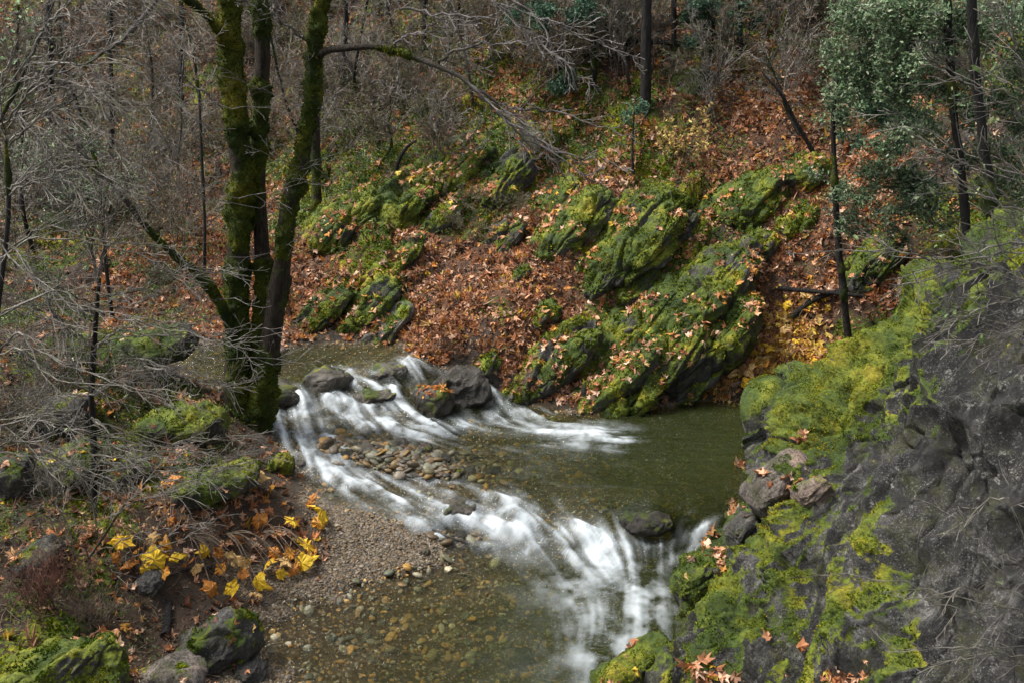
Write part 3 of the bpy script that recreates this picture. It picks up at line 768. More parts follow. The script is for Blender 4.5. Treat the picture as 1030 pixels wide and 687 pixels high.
# ------------------------------------------------------------------ rocks
ICS = {k: icos(k) for k in (4, 5, 6, 7)}
BN = np.cross(SD, np.array([0, .94, -.34])); BN /= np.linalg.norm(BN)
def saw(p, freq, seed, warp=.35, cut=.25):
    """overlapping cleavage plates: 0..1 ramps that break off sharply"""
    x = p @ BN * freq + fbm(strata(p, .3), freq * .35, 3, seed) * warp
    br = (worley(strata(p, .35), freq * .55, seed + 9)[3] - .5) * .8
    x = x + br
    f = x - np.floor(x)
    amp = _h(np.floor(x).astype(np.int64), np.zeros(len(p), np.int64), np.zeros(len(p), np.int64), seed)
    return np.where(f < .88, f / .88, (1 - f) / .12) * (.35 + .65 * amp)
def rock_mesh(size, seed, sub=5, blocky_=.35, elong=None, tilt=(0, 0), rz=0., rough=1.0, strat=.35, plate=1., box=False, conch=False):
    V0, F0 = ICS[sub]
    rng = np.random.default_rng(seed)
    S = np.array(size)
    # box-ish superellipsoid
    e = .72 if not box else .42
    V = np.sign(V0) * np.abs(V0) ** e
    V = V / np.maximum(np.linalg.norm(V, axis=1, keepdims=True) ** .35, 1e-6)
    off = rng.uniform(-50, 50, 3)
    V = V * S
    # rotate so the long side lies along the cleavage in plan
    R = Vector((0, 0, 0)); 
    from mathutils import Euler
    M = np.array(Euler((tilt[0], tilt[1], rz)).to_matrix())
    V = V @ M.T
    m = S.mean()
    N = vnormals(V, F0)
    q = strata(V, strat) + off
    w1 = worley(q, 1.0 / (m * 1.0), seed); w2_ = worley(q, 2.6 / m, seed + 5)
    d = w1[2] * blocky_ * m * .75 + (w1[3] - .5) * blocky_ * m * .5 + (w2_[2] * m * .10 + (w2_[3] - .5) * m * .08) * min(1, rough)
    d += fbm(V + off, 1.2 / m, 2 if rough < .5 else 4, seed) * m * .12 + fbm(q, 9 / m, 4, seed + 2) * .022 * rough * min(1.0, m * 2)
    if conch:
        g1, j1 = facets(q, .85 / m, seed, k=.6); g2, j2 = facets(q, 2.2 / m, seed + 5); g3, j3 = facets(q, 6 / m, seed + 9)
        d = g1 * .60 + g2 * .6 + g3 * .55 + fbm(q, 12 / m, 3, seed + 2) * .006
        w1 = (w1[0], w1[1], w1[2], j1); w2_ = (w2_[0], w2_[1] + 1, w2_[2], j2)
    cr1 = sstep(.06, .0, w1[1] - w1[0]) * (.35 if conch else 1); d -= cr1 * m * .14
    d -= sstep(.07, 0, w2_[1] - w2_[0]) * m * .05
    Po = V + off
    d += plate * m * (.16 * saw(Po, 1.7 / m, seed + 21) + .07 * saw(Po, 4.5 / m, seed + 31))
    V = V + N * d[:, None]
    tone = np.clip(.5 + (w1[3] - .5) * .5 + (w2_[3] - .5) * .5 + fbm(V, 3, 3, 601) * .2, 0, 1)
    return V, F0, tone

def make_rock(name, base, size, seed, mat, label, cat='rock', group=None, sub=5, moss=.5, rz=0, tilt=(0, 0), sink=.35, wet=0., tuft=0, blocky_=.35, rough=1.0, strat=.35, plate=1., box=False, conch=False, tsize=.028, bright=1.0, mossdir=(-.15, -.1, 1)):
    V, F, tone = rock_mesh(size, seed, sub, blocky_, tilt=tilt, rz=rz, rough=rough, strat=strat, plate=plate, box=box, conch=conch)
    zmin = V[:, 2].min(); hgt = V[:, 2].max() - zmin
    V[:, 2] -= zmin + hgt * sink
    base = np.array(base, float)
    N = vnormals(V, F); W = V + base
    md = np.array(mossdir, float); md /= np.linalg.norm(md)
    ms = (N @ md) * .75 + fbm(W, 1.5 / max(np.mean(size), .3), 4, seed + 7) * .6 + fbm(W, 5, 3, seed + 8) * .35 + (moss - .5) * 1.5 - .05
    ms = np.clip(ms * .9 + .15, 0, 1)
    lump = sstep(.4, .7, ms) * (np.maximum(fbm(W, 5.5, 3, seed + 3), -.2) + .25) * .04 * min(1, np.mean(size) * 2)
    lump = lump + sstep(.4, .7, ms) * fbm(W, 14, 2, seed + 4) * .010
    V = V + N * lump[:, None]
    w = np.zeros(len(V)) + wet
    o = mesh_np(name, V, F, mat, True, dict(moss=ms, wet=w, tone=tone))
    o.location = base
    tag(o, label, cat, group)
    if tuft:
        t_ = tufts('moss', V, F, sstep(.5, .72, ms) * (N[:, 2] > -.5), tuft, tsize, parent=o, seed=seed, bright=bright); t_['kind'] = 'stuff'
    return o

def rock_at(u, v, wpx, hpx, seed, label, name='rock', dpx=None, Y=None, yoff=0, kx=1., kz=1., **k):
    """rock whose middle stands at photo position u,v (centre), wpx wide and hpx high"""
    p = hit(u, v + hpx * .35) if Y is None else PY(u, v + hpx * .35, Y)
    dist = (p[1] * ct - (p[2] - H) * st)
    sx = wpx / FPX * dist / 2; sz = hpx / FPX * dist / 2 * 1.05
    sy = (dpx or wpx * .8) / FPX * dist / 2
    p = p + np.array([0, sy * .5 + yoff, 0])
    if Y is None: p[2] = min(p[2] + .0, hsample(p[0:1], p[1:2])[0])
    return make_rock(name, p, (sx * kx, sy, sz * kz), seed, label=label, **k)

R_ = math.radians
# boulders of the creek
B = lambda *a, **k: rock_at(*a, cat='boulder', **dict(dict(plate=.1, rough=.6, conch=True), **k))
B(463, 396, 56, 46, 101, 'largest grey boulder standing in the rapids with white water round it', 'boulder', mat=M_ROCK, moss=.12, wet=.75, blocky_=.2, sink=.2, rz=.3, strat=.7, sub=6)
B(432, 408, 40, 32, 102, 'wet boulder with orange leaves on top, left of the largest boulder', 'boulder', mat=M_ROCKW, moss=.4, wet=.8, blocky_=.25, sink=.25)
B(378, 400, 56, 22, 103, 'low black boulder with green moss between the white falls', 'boulder', mat=M_ROCKW, moss=.35, wet=.9, blocky_=.22, sink=.3)
B(326, 386, 52, 28, 104, 'brown flat topped boulder at the lip of the upper pool', 'boulder', mat=M_ROCKW, moss=.15, wet=.7, blocky_=.3, sink=.3)
B(285, 402, 48, 30, 105, 'olive wet boulder beside the small fall near the maple trunk', 'boulder', mat=M_ROCKW, moss=.4, wet=1, blocky_=.2, sink=.35)
B(388, 378, 42, 16, 106, 'low dark boulder strewn with leaves above the falls', 'boulder', mat=M_ROCKW, moss=.25, wet=.7, blocky_=.25, sink=.35)
B(502, 412, 26, 11, 107, 'small flat dark stone right of the largest boulder', 'boulder', mat=M_ROCKW, moss=.3, wet=.9, blocky_=.2, sink=.3)
B(652, 519, 60, 24, 108, 'black wet boulder at the right sill of the lower fall', 'boulder', mat=M_ROCKD, moss=.2, wet=.8, blocky_=.3, sink=.62, strat=.5, Y=11.4)
B(694, 524, 36, 24, 109, 'black mossy boulder against the crag by the lower fall', 'boulder', mat=M_ROCKD, moss=.25, wet=.8, blocky_=.3, sink=.6, Y=11.55)
B(495, 529, 20, 12, 110, 'small dark stone in the white water of the lower rapid', 'boulder', mat=M_ROCKW, moss=.05, wet=1, blocky_=.2, sink=.3)
B(462, 516, 44, 26, 111, 'reddish stone awash at the head of the lower rapid', 'boulder', mat=M_ROCKW, moss=.02, wet=.8, blocky_=.15, sink=.3)
B(279, 353, 18, 12, 112, 'small tan topped stone in the upper pool behind the maple', 'boulder', mat=M_ROCKP, moss=.05, wet=.2, blocky_=.2, sink=.3)
B(452, 433, 28, 12, 113, 'stone just covered by foam below the largest boulder', 'boulder', mat=M_ROCKW, moss=.05, wet=1, blocky_=.2, sink=.3)
B(518, 664, 34, 14, 114, 'pale green stone under the clear water of the lower pool', 'boulder', mat=M_ROCKP, moss=.5, wet=.3, blocky_=.1, sink=.3)
B(484, 551, 14, 9, 116, 'amber stone at the right tip of the gravel bar', 'boulder', mat=M_ROCKP, moss=.05, wet=.7, blocky_=.2, sink=.2)
sm = [(344, 430, 16, 8), (362, 437, 18, 8), (318, 436, 18, 9), (310, 446, 16, 8), (376, 431, 14, 7), (330, 452, 14, 7), (400, 447, 22, 9), (425, 452, 20, 8), (445, 462, 18, 8), (368, 455, 20, 9), (402, 470, 24, 9), (350, 458, 16, 8), (418, 478, 18, 8), (460, 476, 16, 6), (465, 540, 20, 9), (440, 528, 18, 8), (415, 520, 16, 7), (497, 474, 15, 6), (303, 468, 12, 6), (426, 556, 12, 7)]
for i, (u, v, a, b_) in enumerate(sm):
    B(u, v, a, b_, 130 + i, 'small wet brown stone of the shallow bar in the rapids', 'stone', group='stones of the shallow bar', mat=[M_ROCKW, M_ROCKP, M_ROCKD][i % 3], moss=.05, wet=.8, blocky_=.2, sink=.25, sub=4)

# mossy outcrops of the far slope: (u, v, w, h, depth, seed, moss, mat, tufts, label)
OUT = [
 (345, 222, 72, 52, 60, 201, .78, M_ROCKD, 3500, 'rounded bright moss hummock right of the thin mossy trunk'),
 (398, 205, 84, 50, 60, 202, .80, M_ROCKD, 4500, 'largest moss hummock above the leafy slope left of centre'),
 (452, 168, 74, 44, 60, 203, .66, M_ROCKD, 3000, 'moss covered ledge under the long bare maple branch'),
 (505, 178, 60, 36, 50, 204, .5, M_ROCKD, 1800, 'dark ledge with moss top behind the drooping twigs'),
 (436, 222, 50, 22, 40, 205, .7, M_ROCK, 1800, 'small mossy ledge below the largest moss hummock'),
 (365, 305, 66, 44, 60, 206, .76, M_ROCK, 3500, 'mossy rock at the edge of the upper pool'),
 (385, 332, 54, 18, 40, 207, .25, M_ROCKW, 600, 'bare grey slab at the waterline of the upper pool'),
 (318, 322, 66, 26, 40, 208, .7, M_ROCKD, 2200, 'low mossy rock at the waterline left of the upper pool'),
 (400, 262, 48, 20, 40, 209, .6, M_ROCKD, 1200, 'flat mossy rock among leaves on the left of the slope'),
 (500, 248, 58, 26, 40, 210, .35, M_ROCKD, 900, 'dark rock with little moss in the middle of the leafy slope'),
 (520, 278, 24, 14, 20, 211, .4, M_ROCKD, 300, 'small dark rock in the middle of the orange leaves'),
 (546, 318, 34, 22, 26, 212, .7, M_ROCK, 900, 'small mossy rock above the fallen stick'),
 (575, 228, 80, 34, 60, 213, .7, M_ROCK, 2500, 'mossy ledge high in the middle of the slope'),
 (640, 240, 104, 54, 80, 214, .74, M_ROCK, 5500, 'wide moss slab left of the grey faced boulder'),
 (616, 270, 66, 34, 50, 215, .6, M_ROCK, 2200, 'ribbed grey and green slab below the wide moss slab'),
 (684, 228, 36, 32, 30, 216, .12, M_ROCKD, 200, 'dark bare boulder beside the hillside path of leaves'),
 (722, 205, 54, 44, 46, 217, .58, M_ROCKD, 2500, 'moss capped boulder with a dark grey front'),
 (765, 196, 66, 52, 60, 218, .85, M_ROCK, 4500, 'bright moss dome right of the grey fronted boulder'),
 (810, 172, 44, 34, 40, 219, .8, M_ROCK, 1500, 'moss dome under the leaning sapling'),
 (800, 222, 40, 30, 40, 220, .8, M_ROCK, 1500, 'small moss dome beside the leaf filled gully'),
 (560, 372, 86, 32, 60, 221, .55, M_ROCKD, 2800, 'dark mossy ledge at the foot of the slope by the rapids'),
 (488, 366, 30, 26, 30, 222, .6, M_ROCKW, 900, 'small mossy rock at the water right of the falls'),
 (520, 392, 40, 22, 30, 223, .62, M_ROCKD, 1200, 'mossy rock at the water beside the fallen stick'),
 (640, 382, 150, 54, 90, 224, .74, M_ROCKD, 6500, 'long green rock along the far edge of the middle pool'),
 (694, 332, 136, 100, 110, 225, .55, M_ROCKD, 7500, 'huge dark faced outcrop in the middle of the far bank'),
 (640, 335, 110, 50, 80, 226, .66, M_ROCKD, 4500, 'mossy shoulder left of the huge dark faced outcrop'),
 (722, 278, 84, 52, 70, 227, .42, M_ROCKD, 2500, 'slanting grey crest of the huge far outcrop'),
 (594, 352, 60, 28, 50, 228, .6, M_ROCKD, 1500, 'mossy step low on the far bank above the long green rock'),
 (700, 385, 70, 30, 50, 229, .55, M_ROCKD, 1600, 'dark green toe of the outcrop dipping into the middle pool'),
 (760, 250, 40, 26, 30, 230, .6, M_ROCK, 800, 'mossy block on the right shoulder of the far outcrop'),
 (880, 268, 60, 30, 50, 231, .6, M_ROCKD, 800, 'mossy rock behind the dark slim trunk'),
 (560, 196, 50, 28, 50, 232, .6, M_ROCKD, 800, 'mossy bump behind the tips of the long branch'),
 (690, 88, 50, 26, 50, 233, .5, M_ROCKD, 400, 'mossy rock below the tall dark trunks'),
 (150, 158, 40, 18, 40, 234, .15, M_ROCK, 0, 'pale grey rock far up the left valley'),
 (640, 285, 46, 26, 40, 235, .55, M_ROCKD, 900, 'small dark mossy step above the mossy shoulder'),
]
for (u, v, a, b_, d, sd, ms, mt, tf, lb) in OUT:
    rock_at(u, v, a, b_, sd, lb, 'mossy_rock', dpx=d, cat='rock', mat=mt, moss=ms + .08, blocky_=.36, sink=.36, sub=7 if a > 100 else (6 if a > 55 else 5), tuft=int(tf * 1.6), tsize=.036, rz=R_(25), tilt=(R_(8), R_(-36)), strat=.28, kx=1.25, kz=.6, plate=.75)

# left bank rocks
LB = [
 (56, 684, 140, 74, 80, 301, .86, M_ROCKD, 9000, 'big bright mossy boulder in the bottom left corner', 6),
 (212, 654, 84, 50, 60, 302, .42, M_ROCK, 2200, 'squared grey green boulder by the bottom of the gravel', 6),
 (165, 686, 80, 26, 50, 303, .1, M_ROCKP, 200, 'flat grey slab beside the squared boulder', 5),
 (250, 676, 40, 28, 30, 304, .1, M_ROCKD, 0, 'dark stones at the edge of the lower pool', 5),
 (150, 588, 34, 22, 30, 305, .1, M_ROCK, 0, 'small grey rock left of the yellow leaved plants', 5),
 (30, 566, 56, 22, 60, 306, .2, M_ROCKD, 100, 'grey slab under the red twigged bush', 5),
 (80, 474, 90, 36, 60, 307, .55, M_ROCKD, 1500, 'dark rock in shade under the left thicket', 6),
 (10, 480, 44, 50, 60, 308, .5, M_ROCKD, 500, 'dark rock at the left frame edge under the branches', 5),
 (60, 420, 70, 46, 60, 309, .35, M_ROCKD, 700, 'shaded brown rock on the left mound', 5),
 (215, 495, 90, 34, 60, 310, .72, M_ROCKD, 4000, 'mossy rock below the foot of the maple', 5),
 (180, 430, 90, 44, 60, 311, .72, M_ROCKD, 3500, 'mossy hump left of the foot of the maple', 5),
 (120, 480, 60, 34, 50, 312, .5, M_ROCKD, 900, 'half mossed rock above the yellow leaves', 5),
 (150, 350, 90, 44, 70, 313, .7, M_ROCKD, 1500, 'mossy hump on the left mound before the upper pool', 5),
 (283, 468, 26, 22, 20, 314, .6, M_ROCKD, 500, 'small mossy stone at the left edge of the rapids', 5),
]
for (u, v, a, b_, d, sd, ms, mt, tf, lb, sb) in LB:
    rock_at(u, v, a, b_, sd, lb, 'mossy_rock' if ms > .3 else 'rock', dpx=d, cat='rock', mat=mt, moss=ms, blocky_=.34, sink=.3, sub=sb, tuft=tf, rz=R_(15), tilt=(0, R_(-10)), strat=.6, tsize=.026, plate=.3, conch=True)

# ------------------------------------------------------------------ the crag on the right
LAT = [[(600, 770, 7.7), (680, 770, 7.5), (780, 770, 7.0), (880, 770, 6.6), (980, 770, 6.1), (1100, 780, 5.6), (1280, 780, 5.2)], [(679, 690, 8.65), (721, 690, 8.4), (788, 690, 7.7), (870, 685, 7.2), (950, 690, 6.7), (1050, 690, 6.2), (1240, 690, 5.7)], [(700, 622, 9.85), (736, 602, 9.5), (783, 600, 8.9), (850, 600, 8.3), (940, 600, 7.6), (1040, 600, 7.0), (1220, 600, 6.4)], [(736, 560, 10.75), (758, 535, 10.4), (793, 520, 9.9), (860, 510, 9.3), (945, 500, 8.5), (1040, 500, 7.8), (1200, 500, 7.1)], [(766, 512, 11.5), (786, 472, 11.5), (813, 450, 10.9), (872, 430, 10.3), (945, 410, 9.5), (1040, 400, 8.7), (1190, 400, 8.0)], [(788, 456, 12.3), (806, 428, 12.2), (830, 398, 11.7), (880, 362, 11.2), (942, 330, 10.5), (1035, 310, 10.0), (1180, 310, 9.3)], [(787, 432, 12.9), (805, 415, 12.8), (838, 384, 12.4), (884, 328, 12.0), (938, 272, 11.6), (1020, 238, 11.3), (1170, 230, 11.0)], [(778, 434, 13.4), (805, 415, 13.5), (845, 392, 13.5), (892, 345, 13.6), (945, 300, 13.8), (1030, 265, 13.8), (1180, 250, 13.8)]]
for i_, k_ in ((1, 26), (2, 18), (3, -10), (4, -22), (5, -20), (6, -10)):
    for j_ in (0, 1): LAT[i_][j_] = (LAT[i_][j_][0] - k_, *LAT[i_][j_][1:])
G = np.array([[PY(*c) for c in row] for row in LAT])
G = np.concatenate([G, G[-1:] + np.array([0, .8, -2.2])[None, None]], 0)
Gl = G[:, :1] + np.array([-.25, .45, -1.1]); G = np.concatenate([Gl, G], 1)
G[0, :, 2] -= .2
def cubic_up(A, n):
    m = A.shape[0]; t = np.linspace(0, m - 1.0001, n); i = t.astype(int); f = (t - i)[:, None, None]
    g = lambda k: A[np.clip(i + k, 0, m - 1)]
    p0, p1, p2, p3 = g(-1), g(0), g(1), g(2)
    return .5 * ((2 * p1) + (-p0 + p2) * f + (2 * p0 - 5 * p1 + 4 * p2 - p3) * f ** 2 + (-p0 + 3 * p1 - 3 * p2 + p3) * f ** 3)
NU, NV_ = 620, 560
A = cubic_up(G, NU); A = cubic_up(A.transpose(1, 0, 2), NV_).transpose(1, 0, 2)
CV = A.reshape(-1, 3); CF = grid_faces(NU, NV_)
CN = vnormals(CV, CF)
if CN[:, 2].mean() < 0: CF = CF[:, ::-1]; CN = -CN
jt = np.stack([fbm(CV, 1.5, 3, 611), fbm(CV, 1.5, 3, 612), fbm(CV, 1.5, 3, 613)], 1) * .12
qa = strata(CV + jt, .42)
cu, cvv = UV(CV)
right = sstep(860, 960, cu)
edge = 0
A1, i1 = facets(qa, .95, 401, .5, 1.4, .6); A2, i2 = facets(strata(CV + jt, .45), 2.3, 411, .5, 1.4, .6); A3, i3 = facets(strata(CV + jt * .5, .55), 5.6, 421, .5, 1.4, .6); A4, i4 = facets(strata(CV, .6), 13.0, 431, .5, 1.4, .6)
d = A1 * 1.05 + A2 * 1.15 + A3 * 1.05 + A4 * .85
V1, i5 = facets(CV * np.array([1, 1, .55]) + jt, 1.5, 641, .5, 1.4, .6); V2, i6 = facets(CV * np.array([1, 1, .6]) + jt, 3.9, 651, .5, 1.4, .6)
d = d * (1 - .4 * right) + right * (V1 * .75 + V2 * .85)
cr_ = worley(strata(CV + jt, .22), 1.6, 671); cg = worley(CV * np.array([1, 1, .35]) + jt, 2.1, 681)
d -= sstep(.022, 0, cr_[1] - cr_[0]) * .07
d = (d - np.median(d)) * 1.35 + .03
d += .20 * saw(CV, 1.5, 471, .25) + .085 * saw(CV, 4.2, 481, .25) + fbm(CV, .9, 2, 431) * .08 - .10 + fbm(CV, 22, 3, 441, .6) * .004
w1 = cr_; w2_ = (0, 0, 0, i2); w3_ = (0, 0, 0, i3)
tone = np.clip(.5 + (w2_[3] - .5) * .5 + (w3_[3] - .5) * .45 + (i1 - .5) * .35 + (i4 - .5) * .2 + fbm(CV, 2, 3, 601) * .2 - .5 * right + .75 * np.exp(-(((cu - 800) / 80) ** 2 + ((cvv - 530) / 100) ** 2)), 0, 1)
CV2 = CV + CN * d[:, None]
CN2 = vnormals(CV2, CF)
blur = lambda a, k: a
nz = CN2[:, 2]; lft = -CN2[:, 0]
ms = -.06 + 1.0 * sstep(.12, .85, nz * .75 + lft * .45) + .55 * fbm(strata(CV, .25), 1.9, 4, 451) + .35 * fbm(strata(CV, .4), 6, 4, 452) - .27 
top = np.exp(-(((cu - 890) / 95) ** 2 + ((cvv - 345) / 75) ** 2))
ledge = sstep(60, 0, np.abs((cu - 640) * .55 + (cvv - 640)) )
def blob(uc, vc, ru, rv, k): return k * np.exp(-(((cu - uc) / ru) ** 2 + ((cvv - vc) / rv) ** 2))
ms += blob(890, 330, 80, 75, .9) + blob(835, 420, 30, 60, .3) + blob(700, 600, 50, 60, .45) + blob(745, 540, 26, 60, .5) + blob(850, 470, 40, 70, .2) + blob(840, 600, 60, 80, .25) + blob(770, 650, 60, 30, .35) + blob(900, 430, 50, 30, .3) + blob(790, 430, 40, 25, .3)
ms += blob(760, 600, 60, 60, .25) + blob(820, 540, 50, 70, .2) + blob(955, 440, 24, 60, .6) + blob(1000, 360, 40, 40, .3) + blob(985, 560, 20, 50, .55) + blob(905, 560, 16, 90, .35)
ms -= blob(1000, 480, 90, 100, 1.1) + blob(1010, 600, 90, 90, .75) + blob(790, 500, 34, 30, .55) + blob(770, 600, 40, 50, .55) + blob(940, 540, 50, 70, .35) - blob(965, 430, 20, 40, .4)- blob(905, 620, 20, 60, .3) + blob(860, 540, 26, 90, .35) + blob(820, 560, 20, 60, .3) + blob(800, 455, 60, 30, .35) + blob(720, 655, 30, 14, .5) + blob(1000, 400, 60, 50, .4)

ms = np.clip(ms, 0, 1)
lump = sstep(.45, .75, ms) * (np.maximum(fbm(CV, 4.5, 3, 461), -.3) + .3) * .042 + sstep(.45, .75, ms) * (fbm(strata(CV, .5), 13, 3, 466)) * .010
CV2 = CV2 + CN2 * lump[:, None]
wet = sstep(.18, .02, CV2[:, 2] - wlevel(CV2[:, 0], CV2[:, 1])) * .8
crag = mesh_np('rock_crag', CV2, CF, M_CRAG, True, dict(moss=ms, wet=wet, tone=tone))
tag(crag, 'huge mossy grey crag filling the right side beside the pool', 'crag')
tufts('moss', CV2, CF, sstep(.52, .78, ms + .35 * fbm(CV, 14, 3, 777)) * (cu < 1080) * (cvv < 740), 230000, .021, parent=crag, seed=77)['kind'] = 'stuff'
CR = dict(V=CV2, N=vnormals(CV2, CF), u=None)
CR['u'], CR['v'] = UV(CV2)
def crag_hit(u, v):
    d = (CR['u'] - u) ** 2 + (CR['v'] - v) ** 2
    k = np.where(d < 30)[0]
    if len(k) == 0: k = np.array([d.argmin()])
    j = k[np.argmin(CR['V'][k, 1])]
    return CR['V'][j], CR['N'][j]
# separate blocks leaning on the crag
CB = [
 (792, 478, 70, 56, 50, 501, .14, M_ROCKP, 400, 'pinkish pale block on the left edge of the crag', 9.98),
 (822, 490, 50, 46, 36, 506, .22, M_ROCKP, 300, 'smaller pinkish block right of the pale one', 9.55),
 (755, 528, 44, 50, 40, 502, .12, M_ROCKD, 0, 'dark rounded boulder wedged under the pale block', 10.0),
 (822, 424, 74, 42, 50, 503, .5, M_ROCKD, 1200, 'grey angular block with moss at the upper left of the crag', 11.2),
 (650, 655, 56, 26, 40, 504, .92, M_ROCKD, 3500, 'small round cushion of moss covered rock at the foot of the crag', 8.75),
 (622, 680, 50, 24, 36, 505, .95, M_ROCKD, 2500, 'moss covered rock at the bottom edge beside the pool', 8.45),
 (704, 578, 50, 60, 40, 507, .75, M_ROCKD, 4500, 'mossy buttress of rock standing in the pool below the crag', 9.9),
]
for (u, v, a, b_, d, sd, m_, mt, tf, lb, Y) in CB:
    rock_at(u, v, a, b_, sd, lb, 'mossy_rock' if m_ > .3 else 'rock', dpx=d, Y=Y, cat='rock', mat=mt, moss=m_, blocky_=.13, conch=True, sink=.5, sub=6, box=True, plate=.2, tuft=tf, rz=R_(20), tilt=(0, R_(-22)), strat=.4, tsize=.02, mossdir=(-.3, -.2, 1))
# ------------------------------------------------------------------ branches
class Tubes:
    def __init__(s): s.g = {}; s.tips = []
    def add(s, pts, rad, sides=3):
        s.g.setdefault((len(pts), sides), []).append((pts, rad))
    def arrays(s):
        V = []; F = []; Rr = []; o = 0
        for (n, k), L in s.g.items():
            Pp = np.array([a for a, b in L], float); R = np.array([b for a, b in L], float)
            m = len(L)
            T = np.gradient(Pp, axis=1); T /= np.maximum(np.linalg.norm(T, axis=2, keepdims=True), 1e-9)
            ref = np.where(np.abs(T[:, :1, 2:3]) < .8, np.array([0, 0, 1.]), np.array([1., 0, 0])) * np.ones((m, n, 1))
            A = np.cross(T, ref); A /= np.maximum(np.linalg.norm(A, axis=2, keepdims=True), 1e-9); Bn = np.cross(T, A)
            an = np.arange(k) * 2 * np.pi / k
            ring = Pp[:, :, None] + R[:, :, None, None] * (np.cos(an)[None, None, :, None] * A[:, :, None] + np.sin(an)[None, None, :, None] * Bn[:, :, None])
            V.append(ring.reshape(-1, 3)); Rr.append(np.repeat(R.ravel(), k))
            i = np.arange(n - 1)[:, None] * k; j = np.arange(k)[None]; jn = (j + 1) % k
            f = np.stack([i + j, i + jn, i + k + jn, i + k + j], -1).reshape(-1, 4)
            F.append((f[None] + (np.arange(m) * n * k)[:, None, None]).reshape(-1, 4) + o); o += m * n * k
        return np.vstack(V), np.vstack(F), np.concatenate(Rr)
    def build(s, name, mat, parent=None, moss=0.0, origin=(0, 0, 0)):
        V, F, R = s.arrays()
        V = V - np.array(origin)
        ms = np.where(R > .012, moss, 0)
        return mesh_np(name, V, F, mat, True, dict(rad=R, moss=ms), parent=parent)

def nrm(a):
    l = math.sqrt(a[0] * a[0] + a[1] * a[1] + a[2] * a[2]) or 1
    return (a[0] / l, a[1] / l, a[2] / l)
def cross(a, b): return (a[1] * b[2] - a[2] * b[1], a[2] * b[0] - a[0] * b[2], a[0] * b[1] - a[1] * b[0])

def grow(T, p, d, L, r, lvl, P, rnd):
    """one twig and, recursively, its side twigs; P: dict of lists by level"""
    n = P['n'][lvl]; st_ = L / n; wg = P['wig'][lvl]; tr = P['trop'][lvl]
    pts = [tuple(p)]; dirs = [d]; x, y, z = p
    sag = P.get('sag', (0, 0, 0))
    for i in range(n):
        d = nrm((d[0] + rnd.gauss(0, wg) + sag[0] * st_, d[1] + rnd.gauss(0, wg) + sag[1] * st_, d[2] + rnd.gauss(0, wg) + (tr + sag[2]) * st_))
        x += d[0] * st_; y += d[1] * st_; z += d[2] * st_
        pts.append((x, y, z)); dirs.append(d)
    rm = P['rmin']
    rad = [max(rm, r * (1 - .82 * i / n)) for i in range(n + 1)]
    T.add(pts, rad, 6 if r > .02 else 3)
    side_twigs(T, pts, dirs, rad, L, lvl, P, rnd)

def side_twigs(T, pts, dirs, rad, L, lvl, P, rnd, t0=None, kids=None):
    n = len(pts) - 1
    if lvl + 1 >= len(P['n']):
        T.tips.append((pts[-1], dirs[-1])); 
        if n > 2: T.tips.append((pts[n // 2], dirs[n // 2]))
        return
    k = P['kids'][lvl] if kids is None else kids
    t0 = P['t0'][lvl] if t0 is None else t0
    sgn = 1 if rnd.random() < .5 else -1
    pl = P.get('plane')
    for j in range(k):
        t = t0 + (1 - t0) * (j + rnd.random() * .8) / k
        f = min(t, .999) * n; i = int(f); f -= i
        a, b = pts[i], pts[i + 1]
        q = (a[0] + (b[0] - a[0]) * f, a[1] + (b[1] - a[1]) * f, a[2] + (b[2] - a[2]) * f)
        dd = dirs[min(i + 1, n)]
        if pl is not None:
            s = cross(dd, pl); s = nrm((s[0] * sgn + rnd.gauss(0, .45), s[1] * sgn + rnd.gauss(0, .45), s[2] * sgn + rnd.gauss(0, .45)))
        else:
            s = nrm(cross(dd, (rnd.gauss(0, 1), rnd.gauss(0, 1), rnd.gauss(0, 1))))
        sgn = -sgn
        an = math.radians(rnd.gauss(P['ang'][lvl], 10)); ca, sa = math.cos(an), math.sin(an)
        cd = nrm((dd[0] * ca + s[0] * sa, dd[1] * ca + s[1] * sa, dd[2] * ca + s[2] * sa))
        cl = L * P['ratio'][lvl] * (1.05 - .75 * t) * rnd.uniform(.6, 1.25)
        if cl < .05: continue
        grow(T, q, cd, cl, min(rad[i] * .7, rad[0] * .55), lvl + 1, P, rnd)

def cr_path(pts, n):
    A = np.array(pts, float)
    m = len(A); t = np.linspace(0, m - 1.0001, n); i = t.astype(int); f = (t - i)[:, None]
    g = lambda k: A[np.clip(i + k, 0, m - 1)]
    p0, p1, p2, p3 = g(-1), g(0), g(1), g(2)
    return .5 * (2 * p1 + (p2 - p0) * f + (2 * p0 - 5 * p1 + 4 * p2 - p3) * f ** 2 + (3 * p1 - p0 - 3 * p2 + p3) * f ** 3)

def limb(T, pts, r0, r1, P, rnd, kids=14, L=None, t0=.1, n=26, sides=8, wob=.02, lvl=0, power=1.0):
    """a limb through given points with side twigs along it"""
    A = cr_path(pts, n)
    A[1:-1] += np.array([[rnd.gauss(0, wob) for _ in range(3)] for _ in range(n - 2)])
    t = np.linspace(0, 1, n) ** power
    rad = list(r0 + (r1 - r0) * t)
    d = np.gradient(A, axis=0); d /= np.linalg.norm(d, axis=1, keepdims=True)
    pp = [tuple(a) for a in A]; dd = [tuple(a) for a in d]
    T.add(pp, rad, sides)
    L = L or float(np.linalg.norm(np.diff(A, axis=0), axis=1).sum())
    side_twigs(T, pp, dd, rad, L, lvl, P, rnd, t0, kids)

def UVP(l, Y): return [PY(a[0], a[1], a[2] if len(a) > 2 else Y) for a in l]

